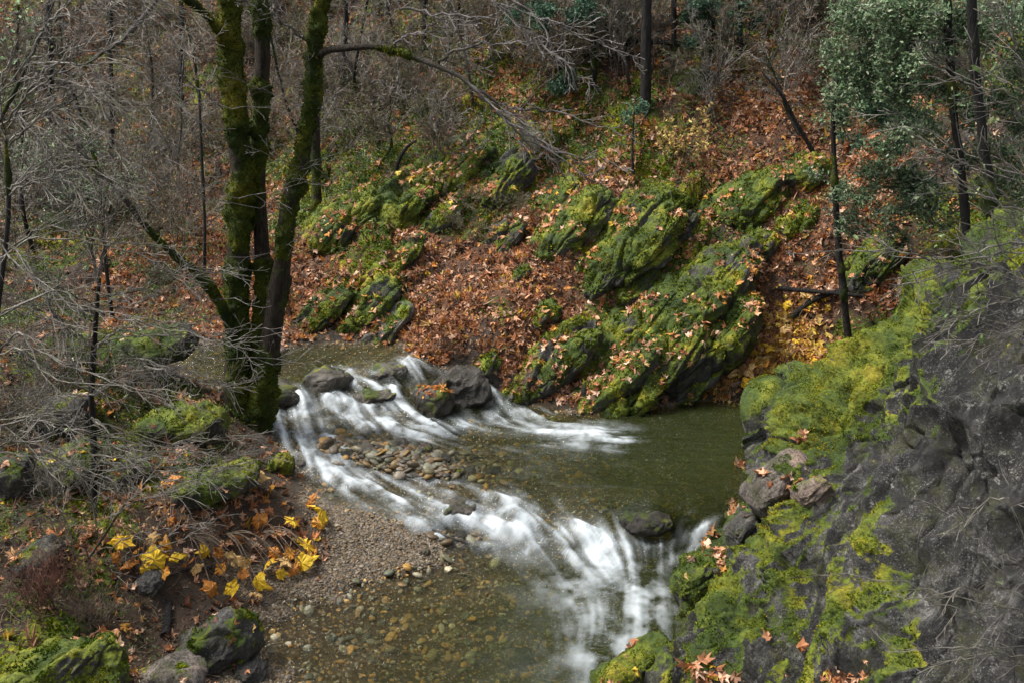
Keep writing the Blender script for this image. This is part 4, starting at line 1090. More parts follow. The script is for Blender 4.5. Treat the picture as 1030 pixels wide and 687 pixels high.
TW3 = dict(n=[8, 7, 6, 4], wig=[.07, .10, .13, .16], trop=[.1, .12, .12, .05], kids=[12, 8, 5], t0=[.12, .15, .2], ang=[42, 40, 42], ratio=[.55, .5, .5], rmin=.0026)

def thick(name, ctrl, mat, parent, seed, moss=.7, sides=28, step=.05, rough=.12, tuft=0, flare=0., tsize=.022, mossdir=None, bright=1., ends=True):
    """mossy trunk or heavy limb through [(xyz, radius)...]"""
    C3 = [np.r_[c, r] for c, r in ctrl]
    A = cr_path(C3, 400); L = np.linalg.norm(np.diff(A[:, :3], axis=0), axis=1).sum(); n = max(12, int(L / step))
    A = cr_path(C3, n); P = A[:, :3]; R = A[:, 3]
    T = np.gradient(P, axis=0); T /= np.linalg.norm(T, axis=1, keepdims=True)
    ref = np.array([0, 1., .1]); X = np.cross(T, ref); X /= np.linalg.norm(X, axis=1, keepdims=True); Y = np.cross(T, X)
    an = np.linspace(0, 2 * np.pi, sides, endpoint=False)
    N = np.cos(an)[None, :, None] * X[:, None] + np.sin(an)[None, :, None] * Y[:, None]
    V = P[:, None] + N * R[:, None, None]
    Vf = V.reshape(-1, 3); Nf = N.reshape(-1, 3)
    q = Vf * np.array([1, 1, .35])
    rr = np.repeat(R, sides)
    fl = flare * np.repeat(np.exp(-np.linspace(0, L, n) / .35), sides) * (.6 + .8 * np.abs(np.sin(np.tile(an, n) * 2.5 + seed)))
    ms = moss + fbm(Vf, 1.6, 4, seed) * .75
    if mossdir is not None: ms = ms + (Nf @ np.array(mossdir)) * .35
    ms = np.clip(ms, 0, 1)
    d = fbm(q, 7, 4, seed) * rough * .5 * rr + sstep(.35, .7, ms) * (np.maximum(fbm(Vf, 9, 3, seed + 3), -.3) + .3) * .06 * np.minimum(1, rr / .08) + fl
    Vf = Vf + Nf * d[:, None]
    i = np.arange(n - 1)[:, None] * sides; j = np.arange(sides)[None]; jn = (j + 1) % sides
    F = np.stack([i + j, i + jn, i + sides + jn, i + sides + j], -1).reshape(-1, 4)
    org = np.array(parent.location) if parent else np.zeros(3)
    o = mesh_np(name, Vf - org, F, mat, True, dict(moss=ms, rad=rr), parent=parent)
    if tuft:
        t_ = tufts('moss', Vf - org, F, sstep(.42, .66, ms), tuft, tsize * 1.3, parent=o, seed=seed, bright=bright * .55, lump=False)
        t_['kind'] = 'stuff'
    return o

def leafy(tips, size, per, cols_pal, rng, spread=.1, shape=.42, tilt=.9):
    P = np.array([t[0] for t in tips]); P = np.repeat(P, per, 0) + rng.normal(0, spread, (len(P) * per, 3))
    n = np.tile(np.array([[0, 0, 1.]]), (len(P), 1))
    T = np.stack([OVT[:, 0] * shape / .42, OVT[:, 1]], 1)
    return leaves(P, n, rng.uniform(.7, 1.2, len(P)) * size, pick(cols_pal, len(P), rng), rng, .25, tilt, 0, T=T)

# ------------------------------------------------------------------ the mossy maple by the water
rnd = random.Random(4)
mb = hit(247, 418)
maple = empty('maple_tree', tuple(mb)); tag(maple, 'big three stemmed mossy maple standing left of the rapids', 'tree')
def W2R(w, Y): return w / 2 / FPX * (Y * 1.07)
Ym = float(mb[1])
def stem(pl, dy=0.0): return [(PY(u, v, Ym + dy + (y if y else 0)), W2R(w * .78, Ym)) for u, v, w, y in pl]
low = PY(247, 430, Ym)
thick('trunk', stem([(240,432,46,.0),(240,405,38,0),(239,360,32,0),(238,300,28,0),(240,230,27,0),(243,180,25,-.05),(237,120,25,-.1),(232,60,24,-.15),(230,0,22,-.2),(226,-90,20,-.3)]), M_BARKM, maple, 11, .74, tuft=12000, flare=.05, mossdir=(.5, -.2, 0))
thick('trunk', stem([(256,430,40,.02),(258,400,34,.05),(263,350,28,.1),(266,300,22,.12),(263,240,18,.15),(260,190,17,.15),(261,120,17,.15),(264,60,18,.2),(262,0,16,.25),(262,-90,14,.3)]), M_BARKM, maple, 12, .72, tuft=6000, flare=.04, mossdir=(-.4, -.3, 0))
thick('trunk', stem([(258,426,34,-.05),(264,400,32,-.1),(271,350,27,-.12),(280,290,23,-.15),(286,250,19,-.2),(291,205,20,-.25),(302,170,18,-.3),(310,120,15,-.35),(315,60,15,-.4),(322,10,15,-.5),(338,-60,12,-.6)]), M_BARKM, maple, 13, .76, tuft=7500, flare=.04)
thick('branch', stem([(236,345,11,-.1),(222,307,11,-.3),(200,277,10,-.6),(177,258,9,-.8),(150,232,7,-1.0),(125,200,6,-1.2),(108,180,5,-1.4),(80,160,3,-1.5)]), M_BARKM, maple, 14, .62, sides=12, tuft=1600)
thick('branch', stem([(232,62,9,-.2),(222,34,9,-.4),(205,14,8,-.7),(190,0,8,-.9),(165,-30,7,-1.2)]), M_BARKM, maple, 15, .62, sides=12, tuft=900)
RB = [(321,55,9,-.45),(333,50,8,-.6),(345,49,8,-.7),(371,47,7.5,-.9),(392,49,7,-1.),(410,55,6.5,-1.1),(440,67,5.5,-1.3),(466,80,4,-1.4),(490,103,3,-1.5)]
thick('branch', stem(RB), M_BARKM, maple, 16, .28, sides=12, tuft=500, step=.04, rough=.3)
thick('branch', stem([(170,-25,6,-1.3),(152,8,5.5,-1.6),(125,38,5,-1.8),(105,52,4.5,-1.9),(88,64,3,-2),(66,82,2,-2.1)]), M_BARKM, maple, 17, .5, sides=10, tuft=700)
T = Tubes()
def Lm(pl, r0, r1, kids, P=TW3, lvl=1, **k): limb(T, UVP([(a, b, Ym + c) for a, b, c in pl], 0), r0, r1, P, rnd, kids=kids, lvl=lvl, **k)
TR = dict(TW3, trop=[-.1, -.12, -.1, 0], rmin=.0048, ang=[38, 34, 38], ratio=[.5, .42, .45])
Lm([(466,80,-1.4),(490,103,-1.5),(515,125,-1.6),(550,150,-1.7),(585,175,-1.8),(612,190,-1.8)], .022, .004, 16, TR, L=1.8)
Lm([(475,88,-1.4),(510,108,-1.4),(545,110,-1.5),(590,122,-1.6),(640,138,-1.7)], .018, .004, 14, TR, L=1.6)
Lm([(440,67,-1.3),(452,55,-1.3),(480,46,-1.4),(520,43,-1.5),(560,38,-1.6),(600,20,-1.7)], .02, .005, 15, TR, L=1.6)
Lm([(396,46,-1.),(410,36,-1.),(440,28,-1.1),(475,22,-1.2),(520,8,-1.3)], .016, .004, 12, TR, L=1.4)
Lm([(500,112,-1.5),(530,140,-1.4),(560,152,-1.3),(600,160,-1.2),(630,172,-1.2)], .014, .004, 12, TR, L=1.4)
Lm([(470,-30,-1.6),(520,5,-1.7),(560,25,-1.8),(600,42,-1.9),(640,60,-2.)], .022, .004, 16, TR, L=1.9)
Lm([(440,-40,-2.0),(490,-5,-2.1),(540,40,-2.2),(580,75,-2.3),(600,88,-2.3)], .018, .004, 14, TR, L=1.7)
Lm([(340,-60,-.6),(370,-20,-.9),(400,5,-1.2),(450,15,-1.4),(500,20,-1.6)], .03, .005, 12, TR, L=1.6)
Lm([(88,64,-2),(100,90,-2.1),(90,130,-2.1),(70,150,-2.2)], .012, .004, 8, TR, L=1.2)
Lm([(108,180,-1.4),(80,150,-1.6),(50,120,-1.8),(20,90,-2)], .016, .004, 12, TR, L=1.4)
Lm([(225,110,-.3),(200,90,-.6),(170,70,-.9),(140,66,-1.1)], .014, .004, 9, TR, L=1.2)
Lm([(305,40,-.5),(280,20,-.8),(250,5,-1.),(215,-10,-1.2)], .016, .004, 9, TR, L=1.2)
for (a, b) in ((236, 300), (240, 200), (262, 210), (285, 250), (300, 170), (240, 360), (266, 330), (234, 110), (312, 110), (262, 90)):
    for s in (-1, 1):
        q = PY(a, b, Ym - .3); grow(T, tuple(q), nrm((s * .8, -.5, rnd.uniform(-.1, .5))), rnd.uniform(.8, 1.5), .006, 1, dict(TW3, kids=[8, 5, 3]), rnd)
tw = T.build('twigs', M_BARKM, maple, .2, mb); tw['kind'] = 'stuff'

# ------------------------------------------------------------------ bare shrubs, three kinds, copied through the thicket
def shrub_proto(name, seed, hgt, stems, lean, P, mat, rbase=.014, leafpal=None, lsize=.02, lper=1, lfrac=.3):
    rn_ = random.Random(seed); root = empty(name, (0, 0, 0)); T = Tubes()
    for i in range(stems):
        a = rn_.uniform(0, 6.283); k = lean * rn_.uniform(.4, 1.3)
        d = nrm((math.cos(a) * k, math.sin(a) * k, 1))
        grow(T, (rn_.gauss(0, .08), rn_.gauss(0, .08), -.1), d, hgt * rn_.uniform(.6, 1.1), rbase * rn_.uniform(.6, 1.2), 0, P, rn_)
    o = T.build('twigs', mat, root, .1); o['kind'] = 'stuff'
    if leafpal is not None:
        rg = np.random.default_rng(seed); tp = [t for t in T.tips if rn_.random() < lfrac]
        if tp:
            v, f, c = leafy(tp, lsize, lper, np.array(leafpal), rg, .04)
            l = mesh_np('leaves', v, f, M_GREEN, False, cols=dict(col=c), parent=root); l['kind'] = 'stuff'
    return root
M_TW1 = mat_bark('twig_pale', (.06, .05, .045), (.35, .32, .28), .008, .035)
M_TW2 = mat_bark('twig_brown', (.05, .035, .026), (.25, .21, .165), .01, .035)
M_TW3 = mat_bark('twig_red', (.09, .035, .025), (.22, .10, .075), .006, .03)
PA = dict(n=[9, 7, 5, 4], wig=[.08, .1, .13, .16], trop=[.15, .15, .1, 0], kids=[9, 6, 3], t0=[.15, .15, .2], ang=[40, 40, 40], ratio=[.55, .5, .5], rmin=.0065)
PB = dict(PA, wig=[.14, .16, .2, .2], trop=[-.25, -.1, 0, 0], ratio=[.6, .5, .5], rmin=.007)
S1 = shrub_proto('bare_shrub', 21, 2.6, 6, .45, PA, M_TW1, .016)
S2 = shrub_proto('bare_shrub', 22, 2.0, 7, .9, PB, M_TW2, .014, [(.3, .13, .05), (.35, .22, .08), (.4, .3, .1)], .035, 1, .12)
S3 = shrub_proto('bare_shrub', 23, 1.7, 8, .8, PB, M_TW2, .012, [(.09, .14, .04), (.16, .19, .06), (.2, .2, .04)], .035, 1, .5)
S4 = shrub_proto('bare_shrub', 24, 3.4, 4, .3, PA, M_TW2, .02, [(.4, .25, .08), (.3, .13, .05)], .035, 1, .08)
used = {}
def put_shrub(S, u, v, s, lb, gp, rz=None, tiltx=0, p=None):
    r = S if id(S) not in used else copy_tree(S); used[id(S)] = 1
    p = hit(u, v) if p is None else p
    r.location = tuple(p); r.scale = (s, s, s * rnd.uniform(.85, 1.15)); r.rotation_euler = (tiltx, rnd.gauss(0, .06), rnd.uniform(0, 6.28) if rz is None else rz)
    tag(r, lb, 'shrub', gp); return r
g1 = 'bare shrubs of the thicket in the upper left'
for i in range(105):
    u = rnd.uniform(-10, 450); v = rnd.uniform(15, 268) if u < 210 else rnd.uniform(0, 165)
    put_shrub([S1, S2, S3, S4, S2, S3][i % 6], u, v, rnd.uniform(.6, 1.15), 'tangled bare shrub of the brown thicket filling the upper left', g1)
g2 = 'bare shrubs along the top of the far slope'
for i in range(46):
    u = rnd.uniform(430, 900); v = rnd.uniform(-5, 90)
    put_shrub([S2, S3, S4, S1][i % 4], u, v, rnd.uniform(.6, 1.1), 'bare brown shrub under the dark trunks along the top', g2)
for (u, v, s, lb) in [(715, 118, .75, 'leafless grey shrub left of the leaning sapling'), (795, 95, .7, 'leafless shrub above the leaning sapling'), (460, 205, .5, 'leafless grey shrub among the moss hummocks'),
                      (520, 215, .45, 'leafless grey shrub in leaves below the long branch tips'), (535, 165, .6, 'leafless shrub behind the tips of the long branch'), (410, 195, .45, 'small bare shrub on the largest moss hummock'), (475, 235, .4, 'low grey bare shrub right of the small mossy ledge')]:
    put_shrub(S1 if s > .5 else S3, u, v, s, lb, None)

# ------------------------------------------------------------------ slim trees
def slim(name, lb, pl, Y, mat, seed, moss=.1, tw=None, cat='tree', tuft=0, kids=6, P=TW3, base=True, r=None):
    pts = [PY(u, v, Y + (q[0] if q else 0)) for u, v, w, *q in pl]
    if base: b0 = hit(pl[0][0], pl[0][1], Y - 2.5); 
    root = empty(name, tuple(pts[0])); tag(root, lb, cat)
    thick('trunk', [(p, W2R(q[2], Y)) for p, q in zip(pts, pl)], mat, root, seed, moss, sides=12, step=.08, rough=.35, tuft=tuft)
    if kids:
        T = Tubes(); rr = random.Random(seed)
        for j in range(kids):
            t = rr.uniform(.25, 1) * (len(pts) - 1.01); i = int(t); q = pts[i] * (1 - t + i) + pts[i + 1] * (t - i)
            a = rr.uniform(0, 6.28)
            grow(T, tuple(q), nrm((math.cos(a), math.sin(a), rr.uniform(-.1, .5))), rr.uniform(.6, 1.4), .008, 1, P, rr)
        o = T.build('twigs', mat, root, 0, pts[0]); o['kind'] = 'stuff'
        root['_t'] = 0; del root['_t']
        return root, T
    return root, None
slim('slim_tree', 'thin mossy trunk right of the big mossy maple', [(319,225,10),(318,180,9),(317,120,9),(318,60,8),(316,0,7),(315,-70,6)], float(hit(319, 225)[1]), M_BARKM, 31, .6, tuft=1800)
Yb = float(hit(650, 112)[1])
slim('dark_tree', 'tallest straight dark trunk at the top centre', [(649,116,11),(650,70,10),(650,20,9),(651,-60,8),(651,-160,7)], Yb, M_BARKD, 32, .05)
slim('dark_tree', 'thinner dark trunk left of the tallest straight one', [(597,88,6),(597,40,5),(596,0,5),(595,-80,4)], float(hit(597, 88)[1]), M_BARKD, 33, .05)
slim('dark_tree', 'thin dark trunk close beside the twigs at top centre', [(612,60,4),(611,20,4),(610,-50,3)], float(hit(612, 60)[1]), M_BARKD, 34, .0)
slim('dark_tree', 'short dark trunk right of the tallest straight one', [(677,58,6),(678,20,5),(677,-50,4)], float(hit(677, 58)[1]), M_BARKD, 35, .0)
slim('dark_tree', 'slender dark trunk high above the slanting slope', [(745,52,6),(744,20,5),(744,-60,4)], float(hit(745, 52)[1]), M_BARKD, 36, .0)
slim('dark_tree', 'dark slim trunk rising from the yellow leaves in the gully', [(856,356,9),(852,330,7.5),(848,290,7),(843,240,6.5),(840,180,5.5),(838,120,4),(842,80,2.5)], float(hit(855, 352)[1]), M_BARKD, 37, .12)
slim('sapling', 'bare dark sapling leaning left above the moss dome', [(829,174,4.5),(815,148,4),(800,122,3.5),(786,95,2.8),(768,75,2)], float(hit(829, 174)[1]), M_BARKD, 38, .1, kids=9, P=TW3)
slim('sapling', 'thin bare stem left of the mossy outcrop crest', [(113,320,4),(107,270,3.5),(104,220,3),(100,170,2.5)], 14.5, M_BARKD, 39, .1, kids=5)
slim('sapling', 'small dark curved stub on the moss hummock', [(398,180,4),(400,165,4),(408,150,3),(418,142,2)], float(hit(398, 180)[1]), M_BARKD, 40, .1, kids=2)
slim('sapling', 'dark crooked stem right of the three maple trunks', [(205,290,4),(206,230,3),(203,160,3),(200,90,2)], 16, M_BARKD, 41, .1, kids=4)

# ------------------------------------------------------------------ evergreen crowns on the right
GG = 1.75 * np.array([(.08, .14, .065), (.125, .195, .10), (.06, .085, .04), (.23, .25, .17), (.04, .065, .035), (.11, .15, .075)])
GB = 1.3 * np.array([(.045, .115, .065), (.075, .165, .10), (.03, .075, .04), (.11, .20, .125)])
def crown(root, clumps, Y, seed, pal, size, per, mat=None, org=None, spread=.08, stems=7):
    per = int(per * 2.2)
    rr = random.Random(seed); rg = np.random.default_rng(seed); T = Tubes(); org = np.array(root.location)
    P = dict(n=[5, 4, 3], wig=[.15, .2, .2], trop=[.1, .1, 0], kids=[7, 5], t0=[.2, .2], ang=[45, 45], ratio=[.6, .55], rmin=.003)
    for (u, v, rpx, y) in clumps:
        c = PY(u, v, Y + y); R = rpx / FPX * (Y + y) * 1.05
        for k in range(stems):
            a = rr.uniform(0, 6.28); e = rr.uniform(-.5, .9)
            grow(T, tuple(c + np.array([rr.gauss(0, .12), rr.gauss(0, .12), rr.gauss(0, .08)]) * R * 2), nrm((math.cos(a), math.sin(a), e)), R * rr.uniform(.7, 1.25), .009, 0, P, rr)
    o = T.build('twigs', M_BARKD, root, 0, org); o['kind'] = 'stuff'
    v_, f_, c_ = leafy(T.tips, size, per, pal, rg, spread)
    l = mesh_np('crown', v_ - org, f_, M_GREEN, False, cols=dict(col=c_), parent=root); l['kind'] = 'stuff'
r1, _ = slim('evergreen_tree', 'left of the two dark trunks at the upper right, with grey green leaves', [(973,250,9),(968,180,8),(960,120,7),(955,50,7),(950,-60,6)], 14.4, M_BARKD, 51, .05, kids=5)
crown(r1, [(850,95,22,1.),(845,130,18,1.),(835,60,18,1.4),(905,20,38,.6),(870,50,36,.8),(930,60,34,.2),(900,95,34,.5),(940,15,30,0),(880,80,34,.9),(850,75,26,1.2),(920,40,34,.3),(955,90,26,0),(965,40,26,0),(890,5,34,.8),(860,25,24,1.2),(925,130,24,.4),(895,150,20,.5)], 14.6, 61, GG, .034, 3)
r2, _ = slim('evergreen_tree', 'right and thicker of the two dark trunks at the upper right', [(1002,256,12),(996,200,10),(988,130,9),(980,60,9),(976,-60,8)], 13.8, M_BARKD, 52, .05, kids=6)
crown(r2, [(1005,35,34,.8),(1025,80,36,1.),(990,110,28,.8),(1040,140,34,.6),(1010,190,28,.8),(950,200,24,1.3),(1030,220,24,.9),(985,160,22,1.2),(1000,160,24,1.2),(1050,20,34,.2),(985,10,28,.6)], 13.8, 62, GG * .8, .032, 3)
e1 = empty('fir_sapling', tuple(hit(885, 235))); tag(e1, 'blue green fir sapling behind the grey green leaves', 'tree')
crown(e1, [(868,105,22,.2),(890,120,22,0),(862,140,16,.2),(905,125,18,0),(880,85,16,.3),(900,150,16,.2),(850,120,12,.3),(915,190,24,-.2)], 16.2, 63, GB, .03, 4, spread=.05)
e2 = empty('evergreen_shrub', tuple(hit(865, 245))); tag(e2, 'low grey green shrub spreading below the fir sapling', 'shrub')
crown(e2, [(845,190,22,0),(835,200,14,0),(880,180,24,.2),(900,190,26,.1),(865,235,18,-.3),(905,240,18,-.4),(930,180,24,0),(950,225,20,-.6),(870,205,22,-.2),(900,215,20,-.3),(855,225,16,-.3),(885,235,16,-.5),(925,215,20,-.5),(840,215,10,0),(910,170,16,0),(940,195,16,-.6)], 15.8, 64, GG, .028, 3, spread=.05)
e3 = empty('fir_seedling', tuple(hit(637, 175))); tag(e3, 'tiny round blue green conifer left of the tallest dark trunk', 'tree')
Ye = float(hit(637, 170)[1]) - .3
thick('trunk', [(PY(637, 176, Ye), .03), (PY(636, 150, Ye), .025), (PY(638, 112, Ye), .012)], M_BARKD, e3, 65, .1, sides=8, step=.08)
crown(e3, [(638,113,13,0),(628,120,8,0),(648,120,8,0),(622,146,7,.1),(640,104,8,0)], Ye, 66, GB * 1.1, .03, 3, spread=.04, stems=6)
e4 = empty('evergreen_shrub', tuple(PY(-30, 260, 11.5))); tag(e4, 'green leaved shrub at the top left corner', 'shrub')
crown(e4, [(10,20,26,0),(40,40,16,0),(8,95,18,0),(30,105,14,0),(-15,60,24,0),(60,20,14,.2),(5,135,12,0)], 11.0, 67, np.vstack([GG * 1.4, [(.2, .26, .1)]]), .028, 1, spread=.08, stems=5)
e5 = empty('conifer_branch', tuple(hit(560, 30))); tag(e5, 'dark green fir boughs at the top right of centre', 'tree')
crown(e5, [(540,15,22,0),(585,8,20,0),(690,10,24,.5),(730,18,22,.4),(560,85,18,.5),(700,45,14,0)], 21.5, 68, GB * .7, .04, 3, spread=.06)
e6 = empty('sage_shrub', tuple(hit(22, 575))); tag(e6, 'sage green leafy shrub at the left edge above the mossy boulder', 'shrub')
crown(e6, [(15,520,14,0),(38,530,12,0),(10,545,12,0),(60,545,9,0),(30,510,8,0)], 9.3, 69, np.array([(.12, .17, .07), (.2, .25, .13), (.08, .12, .05)]), .017, 2, spread=.03, stems=5)
e7 = empty('sage_shrub', tuple(hit(70, 215))); tag(e7, 'dull green leafy brush behind the bare twigs on the left', 'shrub')
crown(e7, [(50,180,30,0),(95,200,26,0),(30,150,24,0),(90,150,22,0),(130,190,20,0),(60,225,24,-.3)], 14.5, 70, GG * .8, .028, 1, spread=.1, stems=6)

# bare small trees of the middle distance with readable limbs
PT = dict(n=[9, 8, 6, 4], wig=[.07, .11, .15, .18], trop=[.25, .12, .1, 0], kids=[11, 8, 4], t0=[.2, .1, .15], ang=[46, 42, 42], ratio=[.62, .5, .5], rmin=.007)
def bare_tree(u, v, h, r, lean, seed, lb, mat=None, Y=None):
    rr = random.Random(seed); p = hit(u, v) if Y is None else PY(u, v, Y); root = empty('bare_tree', tuple(p)); tag(root, lb, 'tree')
    pts = [p + np.array([lean * h * t * (1 + .2 * rr.random()) + rr.gauss(0, .06), rr.gauss(0, .1), h * t - .1]) for t in (0, .25, .5, .75, 1)]
    thick('trunk', [(q, r * (1 - .75 * i / 4)) for i, q in enumerate(pts)], M_BARKD if rr.random() < .6 else M_BARKM, root, seed, .3, sides=10, step=.1, rough=.3)
    T = Tubes(); A = cr_path(pts, 12); d = np.gradient(A, axis=0); d /= np.linalg.norm(d, axis=1, keepdims=True)
    side_twigs(T, [tuple(a) for a in A], [tuple(a) for a in d], [r * .5 * (1 - .8 * i / 11) for i in range(12)], h * .8, 0, PT, rr, .2, 12)
    o = T.build('twigs', mat or M_TW1, root, .2, p); o['kind'] = 'stuff'
for i, (u, v, h, r, ln, lb) in enumerate([(30,255,4.2,.05,.1,'bare little tree nearest the left edge on the valley floor'),(120,240,4.5,.06,-.15,'bare little tree leaning left beyond the mossy limb of the maple'),(170,215,4.2,.05,.2,'bare little tree leaning right just left of the maple stems'),
   (75,190,5,.07,.05,'taller bare tree in the brown thicket far left'),(150,150,4.5,.06,.1,'bare tree halfway up the left thicket'),(205,120,4,.06,-.1,'bare tree behind the tops of the maple stems'),(300,140,3.6,.05,-.2,'bare small tree between the maple stems and the hummocks'),
   (355,120,3.8,.05,.15,'bare small tree above the moss hummocks'),(400,95,3.4,.05,-.1,'bare small tree under the arching maple branch'),(445,80,3.2,.05,.2,'bare small tree beyond the bend of the maple branch'),(480,110,2.6,.04,-.2,'small bare tree behind the hanging branch tips'),
   (560,95,2.6,.04,.25,'small bare tree left of the thinner dark trunk'),(720,110,2.4,.035,-.25,'small grey bare tree right of the yellow leaved bush'),(775,70,2.4,.035,.2,'small grey bare tree at the top of the leaf gully'),(800,130,1.8,.03,-.4,'small leaning bare tree left of the evergreen leaves'),
   (15,120,4.5,.06,.15,'bare tree at the upper left edge of the thicket'),(250,175,3.,.04,.3,'thin bare tree seen between the maple stems'),(385,165,1.8,.03,.2,'short bare tree on the left moss hummocks'),(635,80,2.5,.04,-.3,'bare tree close by the tallest straight dark trunk')]):
    bare_tree(u, v, h, r, ln, 900 + i, lb)
for i, (u, v, w, h, lb) in enumerate([(110,190,5,9,'straight dark trunk far back in the left thicket'),(48,150,6,9,'dark trunk near the left edge far back'),(345,95,5,8,'dark trunk in the brush right of the maple'),(425,60,5,8,'dark trunk in the brush above the arching branch'),(535,50,5,8,'dark trunk at the top left of the fir boughs'),(715,60,5,7,'dark trunk between the tallest trunk and the slope top'),(810,40,6,7,'dark trunk left of the evergreen leaves at the top'),(180,110,5,9,'dark trunk just left of the maple stems far back')]):
    p = hit(u, v); Yq = float(p[1]); top = v - 230
    slim('dark_tree', lb, [(u, v, w), (u + 3, v - 70, w * .9), (u + 1, v - 150, w * .8), (u + 4, top, w * .6)], Yq, M_BARKD, 950 + i, .15, kids=7)

# ------------------------------------------------------------------ near thicket on the left: long arching sprays
PS = dict(n=[10, 9, 7, 5], wig=[.05, .07, .10, .13], trop=[.0, .02, .03, .0], kids=[12, 8, 5], t0=[.1, .1, .15], ang=[30, 32, 36], ratio=[.5, .45, .45], rmin=.0032)
def spray_tree(name, lb, trunk, limbs, seed, mat=M_TW1, Yt=9.5, P=PS, kids=13, wt=8, cat='shrub', leaf=None, r0=.011, extra=1):
    rr = random.Random(seed); tp = [PY(a, b, Yt) for a, b in trunk]
    root = empty(name, tuple(tp[0])); tag(root, lb, cat)
    nn = len(tp)
    thick('trunk', [(p, W2R(wt * (1 - .5 * i / max(nn - 1, 1)), Yt)) for i, p in enumerate(tp)], M_BARKD, root, seed, .15, sides=10, step=.06, rough=.3)
    T = Tubes()
    ex = []
    for (pl, Y0, Y1) in limbs:
        for q in range(extra): ex.append(([(a + rr.gauss(0, 6) * j, b + rr.gauss(0, 10) * (j > 0) + rr.gauss(0, 4)) for j, (a, b) in enumerate(pl)], Y0 + rr.gauss(0, .25), Y1 + rr.gauss(0, .35)))
    for (pl, Y0, Y1) in list(limbs) + ex:
        m = len(pl)
        pts = [PY(a, b, Y0 + (Y1 - Y0) * i / (m - 1)) for i, (a, b) in enumerate(pl)]
        limb(T, pts, r0, .003, P, rr, kids=kids, lvl=1, sides=5, wob=.012, L=1.7)
    o = T.build('twigs', mat, root, .0, tp[0]); o['kind'] = 'stuff'
    if leaf is not None:
        pal, size, frac = leaf; rg = np.random.default_rng(seed); t_ = [t for t in T.tips if rr.random() < frac]
        v, f, c = leafy(t_, size, 1, np.array(pal), rg, .01, tilt=1.2)
        l = mesh_np('leaves', v - tp[0], f, M_GREEN, False, cols=dict(col=c), parent=root); l['kind'] = 'stuff'
    return root
# red twigged bush above the mossy boulder
PR = dict(n=[8, 6, 5], wig=[.10, .14, .18], trop=[.25, .2, .1], kids=[9, 5], t0=[.15, .2], ang=[34, 40], ratio=[.5, .5], rmin=.002)
def clump_bush(name, lb, u, v, seed, mat, hgt, stems, lean, cat='shrub', n0=.006, P=PR, leaf=None, Y=None):
    p = hit(u, v) if Y is None else PY(u, v, Y); rr = random.Random(seed); T = Tubes(); root = empty(name, tuple(p)); tag(root, lb, cat)
    for i in range(stems):
        a = rr.uniform(0, 6.28); k = lean * rr.uniform(.2, 1.4)
        grow(T, (rr.gauss(0, .12), rr.gauss(0, .1), -.05), nrm((math.cos(a) * k, math.sin(a) * k, 1)), hgt * rr.uniform(.5, 1.1), n0, 0, P, rr)
    o = T.build('twigs', mat, root); o['kind'] = 'stuff'
    if leaf is not None:
        pal, size, frac = leaf; rg = np.random.default_rng(seed); t_ = [t for t in T.tips if rr.random() < frac]
        v_, f_, c_ = leafy(t_, size, 1, np.array(pal), rg, .01, tilt=1.2)
        l = mesh_np('leaves', v_, f_, M_GREEN, False, cols=dict(col=c_), parent=root); l['kind'] = 'stuff'
    return root
GL = ([(.35, .42, .2), (.2, .3, .08), (.45, .5, .3)], .022, .012)
spray_tree('bare_bush', 'leafless bush on the left with long arching grey sprays reaching the maple', [(92,528),(95,470),(92,400),(96,330),(100,280)], [
 ([(92,400),(130,375),(180,372),(230,385),(262,380)],10.6,9.8), ([(92,420),(120,440),(170,450),(220,440),(262,436)],10.6,9.6), ([(94,350),(60,320),(20,300),(-20,290)],10.6,10.2),
 ([(94,350),(130,330),(180,330),(220,345),(250,350)],10.6,9.7), ([(92,440),(60,420),(20,415),(-20,420)],10.6,10), ([(96,300),(140,290),(190,270),(240,275)],10.6,9.8), ([(92,460),(130,470),(180,465),(235,470),(275,455)],10.6,9.5),
 ([(95,320),(50,290),(0,250)],10.6,10), ([(95,390),(50,380),(10,350),(-20,345)],10.6,9.8), ([(98,280),(110,230),(130,180),(150,150)],10.6,10.2), ([(98,280),(80,220),(50,180),(20,160)],10.6,10)], 81, Yt=10.6, leaf=GL, extra=2)
spray_tree('bare_bush', 'leafless bush at the left frame edge with drooping pale twigs', [(-40,520),(-20,440),(-5,330),(8,220),(6,140)], [
 ([(6,200),(40,180),(90,170),(140,200)],9.2,8.7), ([(0,260),(40,240),(100,245),(160,265),(200,300)],9.2,8.6), ([(-5,320),(40,300),(90,310),(150,320),(210,330)],9.2,8.6),
 ([(-10,360),(30,350),(80,370),(140,395),(190,405)],9.2,8.5), ([(5,150),(50,110),(100,95),(150,110)],9.2,8.8), ([(8,130),(40,80),(90,40),(140,20)],9.2,9.), ([(-20,430),(20,420),(70,430),(120,450),(200,455)],9.2,8.6),
 ([(0,240),(30,270),(60,330),(70,380)],9.2,8.8), ([(6,140),(0,90),(20,40),(50,0)],9.2,9.), ([(-20,450),(30,460),(80,470),(130,490)],9.2,8.8)], 82, Yt=9.2, leaf=GL, wt=7)
spray_tree('bare_bush', 'leafless bush in the upper left with fine criss crossing twigs', [(-60,260),(-40,180),(0,120),(30,60),(60,-10)], [
 ([(30,60),(80,50),(130,60),(180,100),(210,150)],10.5,10), ([(0,120),(50,110),(100,130),(140,170),(150,210)],10.5,10), ([(50,20),(100,10),(150,25),(200,60)],10.5,10), ([(40,30),(80,-5),(140,-20)],10.5,10.),
 ([(10,110),(40,140),(60,190),(70,240)],10.5,10), ([(60,-10),(120,-20),(180,10),(215,40)],10.5,10), ([(20,80),(60,80),(110,100),(170,160),(190,230)],10.5,10.)], 83, Yt=10.5, wt=5)
